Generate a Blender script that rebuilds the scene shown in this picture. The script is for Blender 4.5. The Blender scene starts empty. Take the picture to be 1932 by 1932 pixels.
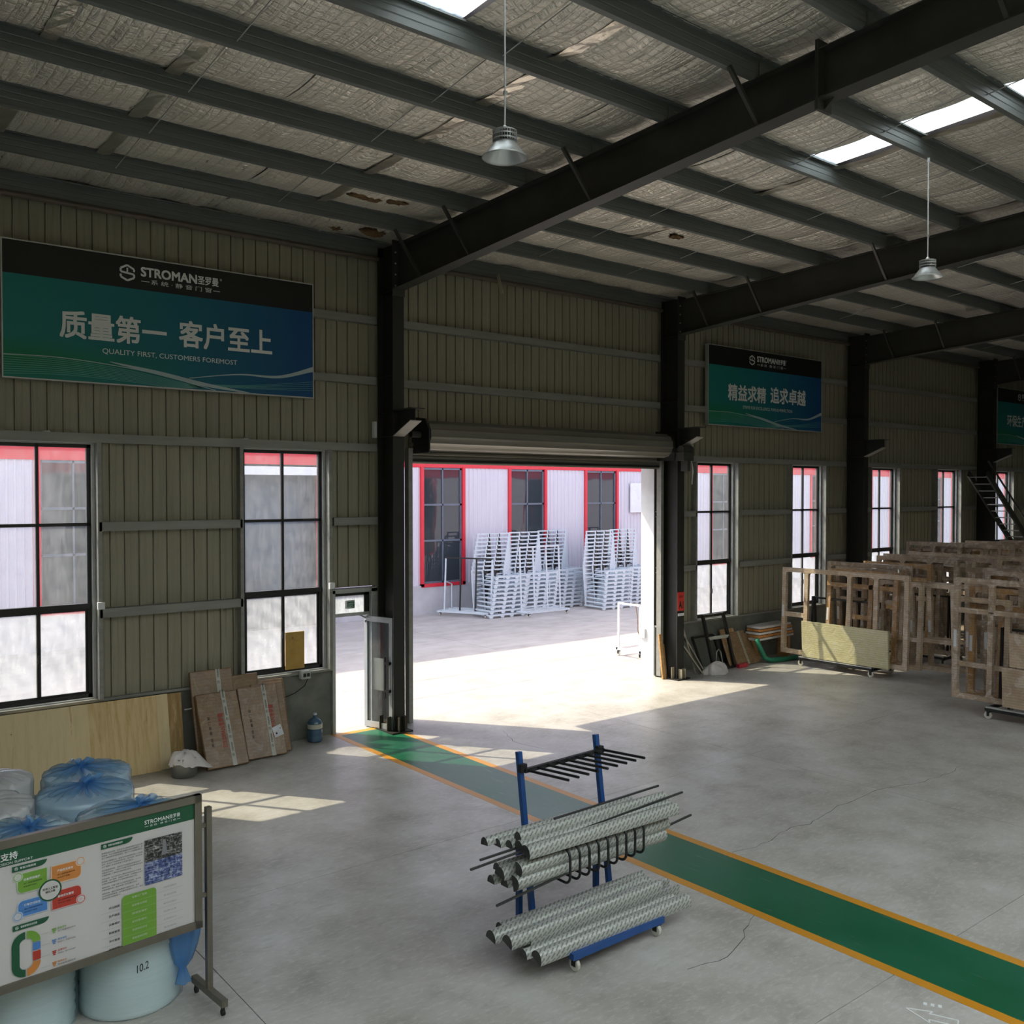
import bpy, math, random
from mathutils import Vector, Matrix, Euler
random.seed(11)
S = bpy.context.scene
COL = S.collection
PI = math.pi
def R(a): return math.radians(a)

# ------------------------------------------------------------------ camera, sky, sun, exposure
cam = bpy.data.cameras.new('camera'); cam.lens = 32.772; cam.sensor_width = 36; cam.clip_end = 400
co = bpy.data.objects.new('camera', cam); COL.objects.link(co)
co.location = (0, 0, 4.4); co.rotation_euler = (R(90 - 1.1786), R(0.022), R(-38.775))
S.camera = co
SUN = Vector((-0.515, 0.715, 1.0)).normalized()          # towards the sun
w = bpy.data.worlds.new('sky'); S.world = w; w.use_nodes = True
nt = w.node_tree; nt.nodes.clear()
sky = nt.nodes.new('ShaderNodeTexSky'); sky.sky_type = 'NISHITA'; sky.sun_disc = False
sky.sun_elevation = math.asin(SUN.z); sky.sun_rotation = math.atan2(SUN.x, SUN.y)
sky.dust_density = 2.5; sky.air_density = 1.2
bg = nt.nodes.new('ShaderNodeBackground'); bg.inputs[1].default_value = 0.38
out = nt.nodes.new('ShaderNodeOutputWorld')
hs = nt.nodes.new('ShaderNodeHueSaturation'); hs.inputs['Saturation'].default_value = 0.55
nt.links.new(sky.outputs[0], hs.inputs['Color']); nt.links.new(hs.outputs[0], bg.inputs[0]); nt.links.new(bg.outputs[0], out.inputs[0])
sl = bpy.data.lights.new('sun', 'SUN'); sl.energy = 3.7; sl.angle = R(0.5); sl.color = (1.0, 0.88, 0.66)
so = bpy.data.objects.new('sun', sl); COL.objects.link(so); so.rotation_euler = (-SUN).to_track_quat('-Z', 'Y').to_euler(); so.location = (-10, 25, 30)
S.view_settings.view_transform = 'Standard'; S.view_settings.look = 'None'; S.view_settings.gamma = 1
S.view_settings.use_curve_mapping = False; S.view_settings.exposure = 0.72
S.cycles.use_denoising = True; S.cycles.max_bounces = 10; S.cycles.diffuse_bounces = 6; S.cycles.transparent_max_bounces = 12
S.cycles.sample_clamp_indirect = 8.0; S.cycles.caustics_reflective = False; S.cycles.caustics_refractive = False

# ------------------------------------------------------------------ helpers
class MB:
    """collects shapes; build() links them as ONE mesh object"""
    def __init__(s): s.v = []; s.f = []
    def add(s, vs, fs):
        n = len(s.v); s.v += [tuple(p) for p in vs]; s.f += [tuple(i + n for i in f) for f in fs]; return s
    def box(s, x0, x1, y0, y1, z0, z1):
        v = [(x, y, z) for z in (z0, z1) for y in (y0, y1) for x in (x0, x1)]
        return s.add(v, [(0, 2, 3, 1), (4, 5, 7, 6), (0, 1, 5, 4), (2, 6, 7, 3), (0, 4, 6, 2), (1, 3, 7, 5)])
    def obox(s, c, a, b, d):                      # centre and three half vectors
        c, a, b, d = map(Vector, (c, a, b, d))
        v = [c + i * a + j * b + k * d for k in (-1, 1) for j in (-1, 1) for i in (-1, 1)]
        return s.add(v, [(0, 2, 3, 1), (4, 5, 7, 6), (0, 1, 5, 4), (2, 6, 7, 3), (0, 4, 6, 2), (1, 3, 7, 5)])
    def bar(s, p, q, w, h, up=(0, 0, 1)):         # rectangular bar from p to q
        p, q, up = Vector(p), Vector(q), Vector(up); d = (q - p)
        r = d.cross(up)
        if r.length < 1e-6: r = d.cross(Vector((0, 1, 0)))
        r.normalize(); u = r.cross(d).normalized()
        return s.obox((p + q) / 2, d / 2, r * w / 2, u * h / 2)
    def tube(s, pts, r, n=8, cap=True, radii=None):
        pts = [Vector(p) for p in pts]; m = len(pts); vs = []; fs = []
        t0 = (pts[1] - pts[0]).normalized(); u = t0.cross(Vector((0, 0, 1)))
        if u.length < 1e-3: u = t0.cross(Vector((0, 1, 0)))
        u.normalize()
        for i, p in enumerate(pts):
            t = (pts[min(i + 1, m - 1)] - pts[max(i - 1, 0)]).normalized()
            u = (u - t * u.dot(t)).normalized(); b = t.cross(u); rr = radii[i] if radii else r
            vs += [p + rr * (math.cos(2 * PI * k / n) * u + math.sin(2 * PI * k / n) * b) for k in range(n)]
        for i in range(m - 1):
            fs += [(i * n + k, i * n + (k + 1) % n, (i + 1) * n + (k + 1) % n, (i + 1) * n + k) for k in range(n)]
        if cap: fs += [tuple(range(n - 1, -1, -1)), tuple((m - 1) * n + k for k in range(n))]
        return s.add(vs, fs)
    def lathe(s, prof, c=(0, 0, 0), n=24, ax=(0, 0, 1)):
        c, ax = Vector(c), Vector(ax).normalized(); u = ax.orthogonal().normalized(); b = ax.cross(u); vs = []; fs = []
        for r, z in prof: vs += [c + ax * z + r * (math.cos(2 * PI * k / n) * u + math.sin(2 * PI * k / n) * b) for k in range(n)]
        for i in range(len(prof) - 1):
            fs += [(i * n + k, i * n + (k + 1) % n, (i + 1) * n + (k + 1) % n, (i + 1) * n + k) for k in range(n)]
        return s.add(vs, fs)
    def prism(s, poly, o, u, v, d):               # polygon in plane (o;u,v) extruded by vector d
        o, u, v, d = map(Vector, (o, u, v, d)); n = len(poly)
        a = [o + u * x + v * y for x, y in poly]; b = [p + d for p in a]
        fs = [tuple(range(n)), tuple(range(2 * n - 1, n - 1, -1))] + [(i, i + n, (i + 1) % n + n, (i + 1) % n) for i in range(n)]
        return s.add(a + b, fs)
    def quad(s, a, b, c, d): return s.add([a, b, c, d], [(0, 1, 2, 3)])
    def build(s, name, m, parent=None, smooth=False, mesh_only=False):
        me = bpy.data.meshes.new(name); o = org(parent)
        me.from_pydata([(x - o[0], y - o[1], z - o[2]) for x, y, z in s.v], [], s.f)
        if m: me.materials.append(m)
        if smooth: me.polygons.foreach_set('use_smooth', [True] * len(me.polygons))
        return link(name, me, parent)
def org(o):
    v = Vector((0, 0, 0))
    while o is not None: v += o.location; o = o.parent
    return v
def link(name, data, parent=None):
    o = bpy.data.objects.new(name, data); COL.objects.link(o)
    if parent: o.parent = parent
    return o
def tag(o, label=None, cat=None, group=None, kind=None):
    for k, v in (('label', label), ('category', cat), ('group', group), ('kind', kind)):
        if v: o[k] = v
    return o
def thing(name, label, cat, loc=(0, 0, 0), group=None):
    o = link(name, None); o.location = loc; o.empty_display_size = 0.1
    return tag(o, label, cat, group, 'thing')
def struct(name, loc=(0, 0, 0)):
    o = link(name, None); o.location = loc; return tag(o, kind='structure')
def copy_tree(o, parent=None, label=None):
    c = o.copy(); COL.objects.link(c); c.parent = parent
    if label: c['label'] = label
    for ch in list(o.children): copy_tree(ch, c)
    return c
def hexc(h):
    h = h.lstrip('#'); return tuple((lambda x: x / 12.92 if x <= .04045 else ((x + .055) / 1.055) ** 2.4)(int(h[i:i + 2], 16) / 255) for i in (0, 2, 4)) + (1,)
class NT:
    """small node tree helper"""
    def __init__(s, m): s.t = m.node_tree; s.n = s.t.nodes
    def new(s, t, **k):
        n = s.n.new('ShaderNode' + t)
        for a, b in k.items(): setattr(n, a, b)
        return n
    def l(s, a, b): s.t.links.new(a, b)
    def coord(s, kind='Object', scale=(1, 1, 1), rot=(0, 0, 0)):
        tc = s.new('TexCoord'); mp = s.new('Mapping'); mp.inputs['Scale'].default_value = scale; mp.inputs['Rotation'].default_value = rot
        s.l(tc.outputs[kind], mp.inputs[0]); return mp.outputs[0]
    def pos(s, scale=(1, 1, 1)):
        g = s.new('NewGeometry'); mp = s.new('Mapping'); mp.inputs['Scale'].default_value = scale; s.l(g.outputs['Position'], mp.inputs[0]); return mp.outputs[0]
    def noise(s, v, scale, detail=4, rough=.6, dist=0):
        n = s.new('TexNoise'); n.inputs['Scale'].default_value = scale; n.inputs['Detail'].default_value = detail
        n.inputs['Roughness'].default_value = rough; n.inputs['Distortion'].default_value = dist; s.l(v, n.inputs['Vector']); return n.outputs['Fac']
    def ramp(s, f, stops):
        r = s.new('ValToRGB'); e = r.color_ramp.elements
        while len(e) < len(stops): e.new(.5)
        for k, (p, c) in enumerate(stops): e[k].position = p; e[k].color = c if not isinstance(c, (int, float)) else (c, c, c, 1)
        s.l(f, r.inputs[0]); return r.outputs[0]
    def mix(s, f, a, b, mode='MIX'):
        m = s.new('MixRGB', blend_type=mode)
        for i, x in enumerate((f, a, b)):
            if hasattr(x, 'is_linked'): s.l(x, m.inputs[i])
            else: m.inputs[i].default_value = x
        return m.outputs[0]
    def math(s, op, a, b=None):
        m = s.new('Math', operation=op)
        for i, x in enumerate((a, b)):
            if x is None: continue
            if hasattr(x, 'is_linked'): s.l(x, m.inputs[i])
            else: m.inputs[i].default_value = x
        return m.outputs[0]
    def sep(s, v):
        x = s.new('SeparateXYZ'); s.l(v, x.inputs[0]); return x.outputs
    def bump(s, h, strength, dist=.02):
        b = s.new('Bump'); b.inputs['Strength'].default_value = strength; b.inputs['Distance'].default_value = dist; s.l(h, b.inputs['Height']); return b.outputs[0]
def mat(name, color, rough=.5, metal=0., var=.12, scale=4., stretch=(1, 1, 1), bump=0., bscale=None, coat=0., spec=.5, use_pos=False):
    m = bpy.data.materials.new(name); m.use_nodes = True; t = NT(m); b = t.n['Principled BSDF']; m['nt'] = 0
    c = hexc(color) if isinstance(color, str) else color
    v = t.pos(stretch) if use_pos else t.coord('Object', stretch)
    f = t.noise(v, scale)
    hi = tuple(min(1, x * (1 + var)) for x in c[:3]) + (1,); lo = tuple(x * (1 - var) for x in c[:3]) + (1,)
    t.l(t.ramp(f, [(.3, lo), (.7, hi)]), b.inputs['Base Color'])
    b.inputs['Roughness'].default_value = rough; b.inputs['Metallic'].default_value = metal
    b.inputs['Coat Weight'].default_value = coat; b.inputs['Specular IOR Level'].default_value = spec
    if bump: t.l(t.bump(t.noise(v, bscale or scale * 4), bump), b.inputs['Normal'])
    return m
def flat(name, color, rough=.55):
    return mat(name, color, rough, var=.03, scale=2)
M = {}
M['steel_dark'] = mat('dark_steel_paint', '#343531', .5, var=.2, scale=3, bump=.05)
M['column'] = mat('column_paint', '#20211e', .55, var=.2, scale=3)
M['purlin'] = mat('purlin_paint', '#666b69', .5, .15, var=.15, scale=1.5, stretch=(.3, 4, 4))
M['girt'] = mat('girt_grey', '#8a8b86', .5, .1, var=.15, scale=3, stretch=(.4, 3, 3))
M['galv'] = mat('galvanised_trim', '#b3b6b4', .45, .35, var=.12, scale=5)
M['alu_black'] = mat('black_window_profile', '#202223', .4, .1, var=.1)
M['alu_grey'] = mat('grey_door_profile', '#a9b0b4', .4, .3, var=.06)
M['white_metal'] = mat('white_paint_metal', '#dfe2e6', .45, var=.06)
M['pale_steel'] = mat('pale_blue_grey_steel', '#c6d0d8', .5, var=.07)
M['red_trim'] = mat('red_trim', '#d02c3c', .45, var=.07)
M['black_metal'] = mat('black_metal', '#17191a', .45, var=.15)
M['rubber'] = mat('caster_rubber', '#c9c8bd', .6, var=.1)
M['rubber_dark'] = mat('dark_rubber', '#1b1b1b', .7)
M['blue_paint'] = mat('blue_paint', '#1d4c8c', .38, var=.12, scale=6)
M['cardboard'] = mat('brown_cardboard', '#8f7352', .7, var=.14, scale=5, stretch=(1, 1, 6), bump=.1)
M['tape'] = mat('pale_packing_tape', '#b7b8ac', .35, var=.05)
M['paper'] = flat('white_paper', '#d8dbe2', .6)
M['ink'] = flat('black_print', '#22241f', .6)
M['red_ink'] = flat('red_print', '#9e3a2c', .6)
M['white_print'] = flat('white_print', '#e3e6e6', .5)
M['sheetmetal_red'] = flat('red_sign', '#d33a32', .45)
M['concrete_dark'] = mat('plinth_concrete', '#6f716a', .85, var=.25, scale=2.5, bump=.15, bscale=14)
M['concrete_light'] = mat('pale_plinth_concrete', '#b9bac0', .85, var=.12, scale=1.6, bump=.1, bscale=10)
M['joint'] = mat('joint_dark', '#4b4844', .95, var=.2)
M['wood'] = mat('raw_wood', '#b08a58', .7, var=.2, scale=3, stretch=(1, 1, 8))
M['orange_wood'] = mat('orange_board_edge', '#c98a48', .7, var=.25, scale=8)
M['white_cloth'] = mat('white_sack_cloth', '#d8d4d2', .8, var=.08, scale=6, bump=.3, bscale=20)
M['foam'] = mat('white_foam_sheet', '#dfe6e2', .7, var=.05, scale=3, stretch=(1, 1, 14))
M['brown_pipe'] = mat('eave_pipe', '#5b5048', .5, var=.2)
M['stainless'] = mat('stainless_board_frame', '#7d786d', .32, .75, var=.1, scale=3)
M['green_plastic'] = mat('green_hose', '#2c8a6c', .4, var=.15)
M['pink_plastic'] = mat('red_brush_plastic', '#c8354a', .45, var=.1)
M['tin'] = mat('tin_pail', '#8f908b', .4, .5, var=.1)
M['lamp_alu'] = mat('spun_aluminium', '#c9cdcd', .35, .55, var=.05)
M['interior_shade'] = mat('shade_backdrop', '#43505e', .7, var=.3, scale=.8)  # shade inside the building opposite, put into the colour
M['rope'] = mat('brown_rope', '#8a6c4c', .9, var=.2, scale=20)

def m_floor():
    m = bpy.data.materials.new('polished_concrete'); m.use_nodes = True; t = NT(m); b = t.n['Principled BSDF']
    p = t.pos()
    f1 = t.noise(p, .35, 5, .6); f2 = t.noise(p, 2.2, 6, .65, .6); f3 = t.noise(t.pos((1, 2.2, 1)), 9, 5, .7)
    c = t.ramp(f1, [(.3, hexc('#a7a49b')), (.7, hexc('#bab8b2'))])
    f2 = t.noise(p, 1.1, 8, .62, .15)
    c = t.mix(.75, c, t.ramp(f2, [(.28, hexc('#8b877e')), (.5, hexc('#b3b0aa')), (.72, hexc('#c9c8c5'))]))
    c = t.mix(t.ramp(t.noise(p, .6, 4, .5), [(.5, 0), (.8, .22)]), c, hexc('#8d877c'))
    c = t.mix(t.ramp(f3, [(.5, 0), (.68, .4)]), c, hexc('#d8d6d2'))
    c = t.mix(t.ramp(t.noise(t.pos((1, 2.5, 1)), 3.2, 6, .68, .4), [(.56, 0), (.68, .35)]), c, hexc('#8a857b'))
    t.l(c, b.inputs['Base Color'])
    t.l(t.ramp(f2, [(.3, .42), (.7, .31)]), b.inputs['Roughness'])
    b.inputs['Specular IOR Level'].default_value = .5
    t.l(t.bump(f3, .06, .01), b.inputs['Normal'])
    return m
M['floor'] = m_floor()
def m_yard():
    m = bpy.data.materials.new('yard_concrete'); m.use_nodes = True; t = NT(m); b = t.n['Principled BSDF']
    f1 = t.noise(t.pos((.6, 1.2, 1)), .4, 5, .6); f2 = t.noise(t.pos((.8, 1.2, 1)), 1.6, 7, .6)
    c = t.ramp(f1, [(.3, hexc('#98938f')), (.7, hexc('#b2adab'))])
    c = t.mix(.45, c, t.ramp(f2, [(.25, hexc('#857c74')), (.6, hexc('#b4aea8'))]))
    t.l(c, b.inputs['Base Color']); b.inputs['Roughness'].default_value = .8
    return m
M['yard'] = m_yard()
def m_paint(name, col, worn, rough):
    m = bpy.data.materials.new(name); m.use_nodes = True; t = NT(m); b = t.n['Principled BSDF']
    p = t.pos(); f = t.noise(p, .9, 4, .55); g = t.noise(t.pos((1, 1, 1)), 14, 5, .7); vw = t.noise(t.pos((3, .35, 1)), 5, 4)
    c = t.mix(t.ramp(f, [(.4, .0), (.8, .22)]), hexc(col), hexc(worn))
    c = t.mix(t.ramp(vw, [(.62, 0), (.72, .18)]), c, hexc('#b7c0b8'))
    c = t.mix(t.ramp(g, [(.66, 0), (.74, .25)]), c, hexc('#8d938b'))
    t.l(c, b.inputs['Base Color']); t.l(t.ramp(f, [(.3, rough), (.7, rough + .1)]), b.inputs['Roughness']); return m
M['green_paint'] = m_paint('green_walkway_paint', '#135a3c', '#3f8a78', .3)
M['yellow_paint'] = m_paint('yellow_line_paint', '#c98a1e', '#c99f58', .35)
def m_foil():
    m = bpy.data.materials.new('foil_insulation'); m.use_nodes = True; t = NT(m); b = t.n['Principled BSDF']
    p = t.pos(); x = t.sep(p)
    gx = t.math('ABSOLUTE', t.math('SUBTRACT', t.math('FRACT', t.math('MULTIPLY', x[0], 8.)), .5))
    gy = t.math('ABSOLUTE', t.math('SUBTRACT', t.math('FRACT', t.math('MULTIPLY', x[1], 8.)), .5))
    grid = t.math('MAXIMUM', gx, gy)                          # 0.5 on the scrim lines
    line = t.ramp(grid, [(.44, 0), (.5, 1)])
    w1 = t.noise(t.pos((3.2, .55, 1)), 2.6, 4, .6, .6); w2 = t.noise(t.pos((1.2, 5, 1)), 3.5, 4, .6, .8); w3 = t.noise(p, 17, 3)
    big = t.noise(p, .32, 3)
    stain = t.ramp(t.noise(p, .55, 5, .6, .8), [(.66, 0), (.78, .45)])
    c = t.mix(big, hexc('#ddd7cb'), hexc('#fbf6ea'))
    c = t.mix(t.math('MULTIPLY', line, .35), c, hexc('#6f695e'))
    c = t.mix(stain, c, hexc('#6b5741'))
    t.l(c, b.inputs['Base Color']); b.inputs['Metallic'].default_value = .6
    t.l(t.ramp(w1, [(.3, .27), (.7, .45)]), b.inputs['Roughness'])
    pil = t.math('POWER', t.math('MULTIPLY', grid, 2.), 4.)
    h = t.math('ADD', t.math('MULTIPLY', w1, 1.5), t.math('MULTIPLY', w2, .9)); h = t.math('SUBTRACT', h, t.math('MULTIPLY', pil, .28)); h = t.math('ADD', h, t.math('MULTIPLY', w3, .22))
    t.l(t.bump(h, .75, .05), b.inputs['Normal']); return m
M['foil'] = m_foil()
M['foil_tape'] = mat('foil_tape', '#d3ccbd', .3, .85, var=.1, bump=.5, bscale=9)
def m_skylight():
    m = bpy.data.materials.new('translucent_roof_panel'); m.use_nodes = True; t = NT(m); t.n.remove(t.n['Principled BSDF'])
    o = t.n['Material Output']; a = t.new('BsdfTranslucent'); d = t.new('BsdfTransparent'); mx = t.new('MixShader')
    f = t.noise(t.coord('Object', (6, .6, 1)), 3, 3)
    t.l(t.ramp(f, [(.3, hexc('#dfeef2')), (.7, hexc('#f4fbfb'))]), a.inputs[0]); d.inputs[0].default_value = (.95, 1, 1, 1)
    mx.inputs[0].default_value = .12; t.l(a.outputs[0], mx.inputs[1]); t.l(d.outputs[0], mx.inputs[2]); t.l(mx.outputs[0], o.inputs[0]); return m
M['skylight'] = m_skylight()
def m_glass(name, haze, tint='#eef4f6', swirl=0.):
    m = bpy.data.materials.new(name); m.use_nodes = True; t = NT(m); t.n.remove(t.n['Principled BSDF']); o = t.n['Material Output']
    tr = t.new('BsdfTransparent'); tr.inputs[0].default_value = hexc(tint)
    df = t.new('BsdfTranslucent'); df.inputs[0].default_value = (.86, .88, .9, 1); d2 = t.new('BsdfDiffuse'); d2.inputs[0].default_value = (.75, .77, .78, 1)
    hz = t.new('MixShader'); hz.inputs[0].default_value = .25; t.l(df.outputs[0], hz.inputs[1]); t.l(d2.outputs[0], hz.inputs[2])
    f = t.noise(t.pos(), 6, 6, .75); g = t.noise(t.pos((6, 1, .8)), 3, 4)
    k = t.math('MULTIPLY', t.math('ADD', t.ramp(f, [(.3, .55), (.75, 1.3)]), t.ramp(g, [(.4, 0), (.7, .35)])), haze)
    if swirl:
        wv = t.new('TexWave', wave_type='RINGS', rings_direction='Y'); wv.inputs['Scale'].default_value = 1.3; wv.inputs['Distortion'].default_value = 1.5; wv.inputs['Detail'].default_value = 2
        t.l(t.coord('Object'), wv.inputs[0]); k = t.math('MULTIPLY', k, t.math('SUBTRACT', 1.15, t.math('MULTIPLY', wv.outputs['Fac'], swirl)))
    m1 = t.new('MixShader'); t.l(k, m1.inputs[0]); t.l(tr.outputs[0], m1.inputs[1]); t.l(hz.outputs[0], m1.inputs[2])
    gl = t.new('BsdfGlossy'); gl.inputs['Roughness'].default_value = .03; fr = t.new('LayerWeight'); fr.inputs[0].default_value = .5
    m2 = t.new('MixShader'); t.l(t.math('ADD', .035, t.math('MULTIPLY', t.math('POWER', fr.outputs['Facing'], 5.), .7)), m2.inputs[0]); t.l(m1.outputs[0], m2.inputs[1]); t.l(gl.outputs[0], m2.inputs[2])
    t.l(m2.outputs[0], o.inputs[0]); return m
M['glass_clear'] = m_glass('door_glass', .06)
M['glass_dusty'] = m_glass('dusty_glass', .06, '#fbfdfd')
M['glass_dirty'] = m_glass('dirty_wiped_glass', .20, '#fafcfc', swirl=.25)
M['glass_frost'] = m_glass('frosted_transom_glass', .45, '#d9dfdf')
def m_darkglass():
    m = bpy.data.materials.new('dark_reflecting_glass'); m.use_nodes = True; t = NT(m); b = t.n['Principled BSDF']
    b.inputs['Base Color'].default_value = hexc('#343c42'); b.inputs['Roughness'].default_value = .04; b.inputs['Specular IOR Level'].default_value = .6
    b.inputs['IOR'].default_value = 1.5; t.l(t.bump(t.noise(t.pos((1.5, 1, .5)), 1.2, 2), .08, .05), b.inputs['Normal']); return m
M['glass_dark'] = m_darkglass()
def m_panel(name, col, dirt, horizontal=False):
    m = bpy.data.materials.new(name); m.use_nodes = True; t = NT(m); b = t.n['Principled BSDF']
    f = t.noise(t.pos((7, 1, .25)), 3, 5, .65); g = t.noise(t.pos((1, 1, .6)), .9, 4)
    c = t.mix(t.ramp(f, [(.35, .0), (.8, .5)]), hexc(col), hexc(dirt)); c = t.mix(t.ramp(g, [(.4, 0), (.75, .3)]), c, hexc(dirt))
    t.l(c, b.inputs['Base Color']); b.inputs['Roughness'].default_value = .45; return m
M['panel'] = m_panel('cladding_panel', '#999583', '#7b7664')
M['panel_white'] = m_panel('white_cladding', '#d2cfda', '#c0bdc9')
def m_ply(name, a, c_, seed):
    m = bpy.data.materials.new(name); m.use_nodes = True; t = NT(m); b = t.n['Principled BSDF']
    f = t.noise(t.pos((5, 1, .5)), 2.6 + seed, 6, .7, .3); g = t.noise(t.pos((1, 1, 1)), 2.1 + seed, 3)
    c = t.ramp(f, [(.3, hexc(c_)), (.55, hexc(a)), (.8, hexc('#dcc59b'))])
    sp = t.ramp(t.noise(t.pos((1, 1, 1)), 7 + seed, 2), [(.76, 0), (.8, 1)])
    st = t.ramp(t.noise(t.pos((4, 1, .7)), 1.7 + seed, 4, .6, .8), [(.66, 0), (.74, .6)])
    c = t.mix(sp, c, hexc('#7a4a26')); c = t.mix(st, c, hexc('#a06c3a'))
    t.l(c, b.inputs['Base Color']); b.inputs['Roughness'].default_value = .65; return m
M['ply_a'] = m_ply('pale_plywood', '#dccaa0', '#d0bd92', 0); M['ply_b'] = m_ply('grained_plywood', '#d8c090', '#bf9f68', .8); M['ply_c'] = m_ply('brown_plywood', '#a88a5a', '#8f7044', 1.6)
def m_wrap(name, base, dark, painted_shine):
    m = bpy.data.materials.new(name); m.use_nodes = True; t = NT(m); b = t.n['Principled BSDF']
    oi = t.new('ObjectInfo'); v = t.coord('Object'); va = t.new('VectorMath', operation='ADD'); t.l(v, va.inputs[0])
    cb = t.new('CombineXYZ'); t.l(t.math('MULTIPLY', oi.outputs['Random'], 37.), cb.inputs[0]); t.l(cb.outputs[0], va.inputs[1]); v = va.outputs[0]
    f = t.noise(v, 2.5, 4, .6); g = t.noise(v, 4.5, 4, .55, 1.6)
    c = t.ramp(f, [(.3, hexc(dark)), (.7, hexc(base))]); c = t.mix(t.ramp(g, [(.50, 0), (.62, painted_shine)]), c, hexc('#d6cfc7'))  # pale patches painted into the colour as highlights on the film
    wv = t.new('TexWave', bands_direction='Z'); wv.inputs['Scale'].default_value = 6; wv.inputs['Distortion'].default_value = 3; t.l(v, wv.inputs[0])
    c = t.mix(t.ramp(wv.outputs['Fac'], [(.88, 0), (.95, .3)]), c, hexc('#5b4a3c'))
    t.l(c, b.inputs['Base Color']); b.inputs['Roughness'].default_value = .42; b.inputs['Coat Weight'].default_value = .5; b.inputs['Coat Roughness'].default_value = .25
    t.l(t.bump(g, .5, .03), b.inputs['Normal']); return m
M['wrap'] = m_wrap('film_over_brown_card', '#cbb69b', '#a8927a', .5); M['wrap_dark'] = m_wrap('film_over_dark_card', '#b9a48c', '#8d7a68', .5)
M['wrap_tan'] = m_wrap('film_over_tan_card', '#c29a63', '#97744b', .35); M['wrap_yellow'] = m_wrap('film_over_pale_sheet', '#cfcaa0', '#bdb78c', .3); M['wrap_box'] = m_wrap('film_over_box', '#8d6f4b', '#7a6042', .12)
def m_film():
    m = bpy.data.materials.new('printed_protective_film'); m.use_nodes = True; t = NT(m); b = t.n['Principled BSDF']
    uv = t.new('UVMap'); mp = t.new('Mapping'); mp.inputs['Rotation'].default_value = (0, 0, R(38)); t.l(uv.outputs[0], mp.inputs[0]); x = t.sep(mp.outputs[0])
    row = t.math('MULTIPLY', x[1], 30.); cell = t.math('MULTIPLY', x[0], 12.)
    off = t.math('FRACT', t.math('MULTIPLY', t.math('FLOOR', row), .37))
    a = t.math('LESS_THAN', t.math('FRACT', row), .42); d = t.math('LESS_THAN', t.math('FRACT', t.math('ADD', cell, off)), .72)
    c = t.mix(t.math('MULTIPLY', t.math('MULTIPLY', a, d), .68), hexc('#aeb1ab'), hexc('#525854'))
    t.l(c, b.inputs['Base Color']); b.inputs['Roughness'].default_value = .34; b.inputs['Metallic'].default_value = .1; return m
M['film'] = m_film(); M['film_dark'] = mat('dark_profile', '#3a3d3b', .4, .2)
def m_bag(name, col, deep, clear):
    m = bpy.data.materials.new(name); m.use_nodes = True; t = NT(m); t.n.remove(t.n['Principled BSDF']); o = t.n['Material Output']
    at = t.new('Attribute', attribute_name='gather'); g = at.outputs['Fac']
    c = t.mix(g, hexc(col), hexc(deep))
    df = t.new('BsdfDiffuse'); tl = t.new('BsdfTranslucent'); t.l(c, df.inputs[0]); t.l(c, tl.inputs[0])
    a = t.new('MixShader'); a.inputs[0].default_value = .6; t.l(df.outputs[0], a.inputs[1]); t.l(tl.outputs[0], a.inputs[2])
    tr = t.new('BsdfTransparent'); t.l(t.mix(t.math('ADD', .06, t.math('MULTIPLY', g, .5)), (1, 1, 1, 1), c), tr.inputs[0])
    b = t.new('MixShader'); t.l(t.math('SUBTRACT', clear, t.math('MULTIPLY', g, clear * .8)), b.inputs[0]); t.l(a.outputs[0], b.inputs[1]); t.l(tr.outputs[0], b.inputs[2])
    gl = t.new('BsdfGlossy'); gl.inputs['Roughness'].default_value = .16; fr = t.new('LayerWeight'); fr.inputs[0].default_value = .5
    bm = t.bump(t.noise(t.pos((1, 1, .35)), 9, 4, .6, 1.2), .6, .03); t.l(bm, gl.inputs['Normal']); t.l(bm, df.inputs['Normal'])
    e = t.new('MixShader'); t.l(t.math('ADD', t.math('MULTIPLY', t.math('POWER', fr.outputs['Facing'], 4.), .6), .06), e.inputs[0]); t.l(b.outputs[0], e.inputs[1]); t.l(gl.outputs[0], e.inputs[2]); t.l(e.outputs[0], o.inputs[0]); return m
M['bag_blue'] = m_bag('blue_plastic_bag', '#aedaf8', '#5aaef4', .76); M['bag_white'] = m_bag('white_plastic_bag', '#f3f2f3', '#f3f2f3', .4); M['bag_pale'] = m_bag('pale_blue_bag', '#bfe2ef', '#5aaef4', .8)
def m_gradient(name, stops_x, corner, band=None):
    """a printed banner: colour runs along the board, green in the lower left corner"""
    m = bpy.data.materials.new(name); m.use_nodes = True; t = NT(m); b = t.n['Principled BSDF']
    v = t.coord('Generated'); x = t.sep(v)
    c = t.ramp(x[0], stops_x)
    k = t.math('MULTIPLY', t.ramp(x[0], [(.05, 1), (.6, 0)]), t.ramp(x[2], [(.02, .3), (.2, .9), (.42, 0)]))
    c = t.mix(k, c, hexc(corner)); t.l(c, b.inputs['Base Color']); b.inputs['Roughness'].default_value = .5; b.inputs['Specular IOR Level'].default_value = .3; return m
M['banner'] = m_gradient('banner_print', [(.0, hexc('#1f7f79')), (.45, hexc('#1c6f7c')), (1, hexc('#174a82'))], '#167a44')
M['banner_black'] = flat('banner_black', '#050a09', .55)
M['swoosh'] = flat('pale_swoosh', '#a9bcc2', .4); M['swoosh_fine'] = flat('fine_green_line', '#5ea39a', .4)

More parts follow.
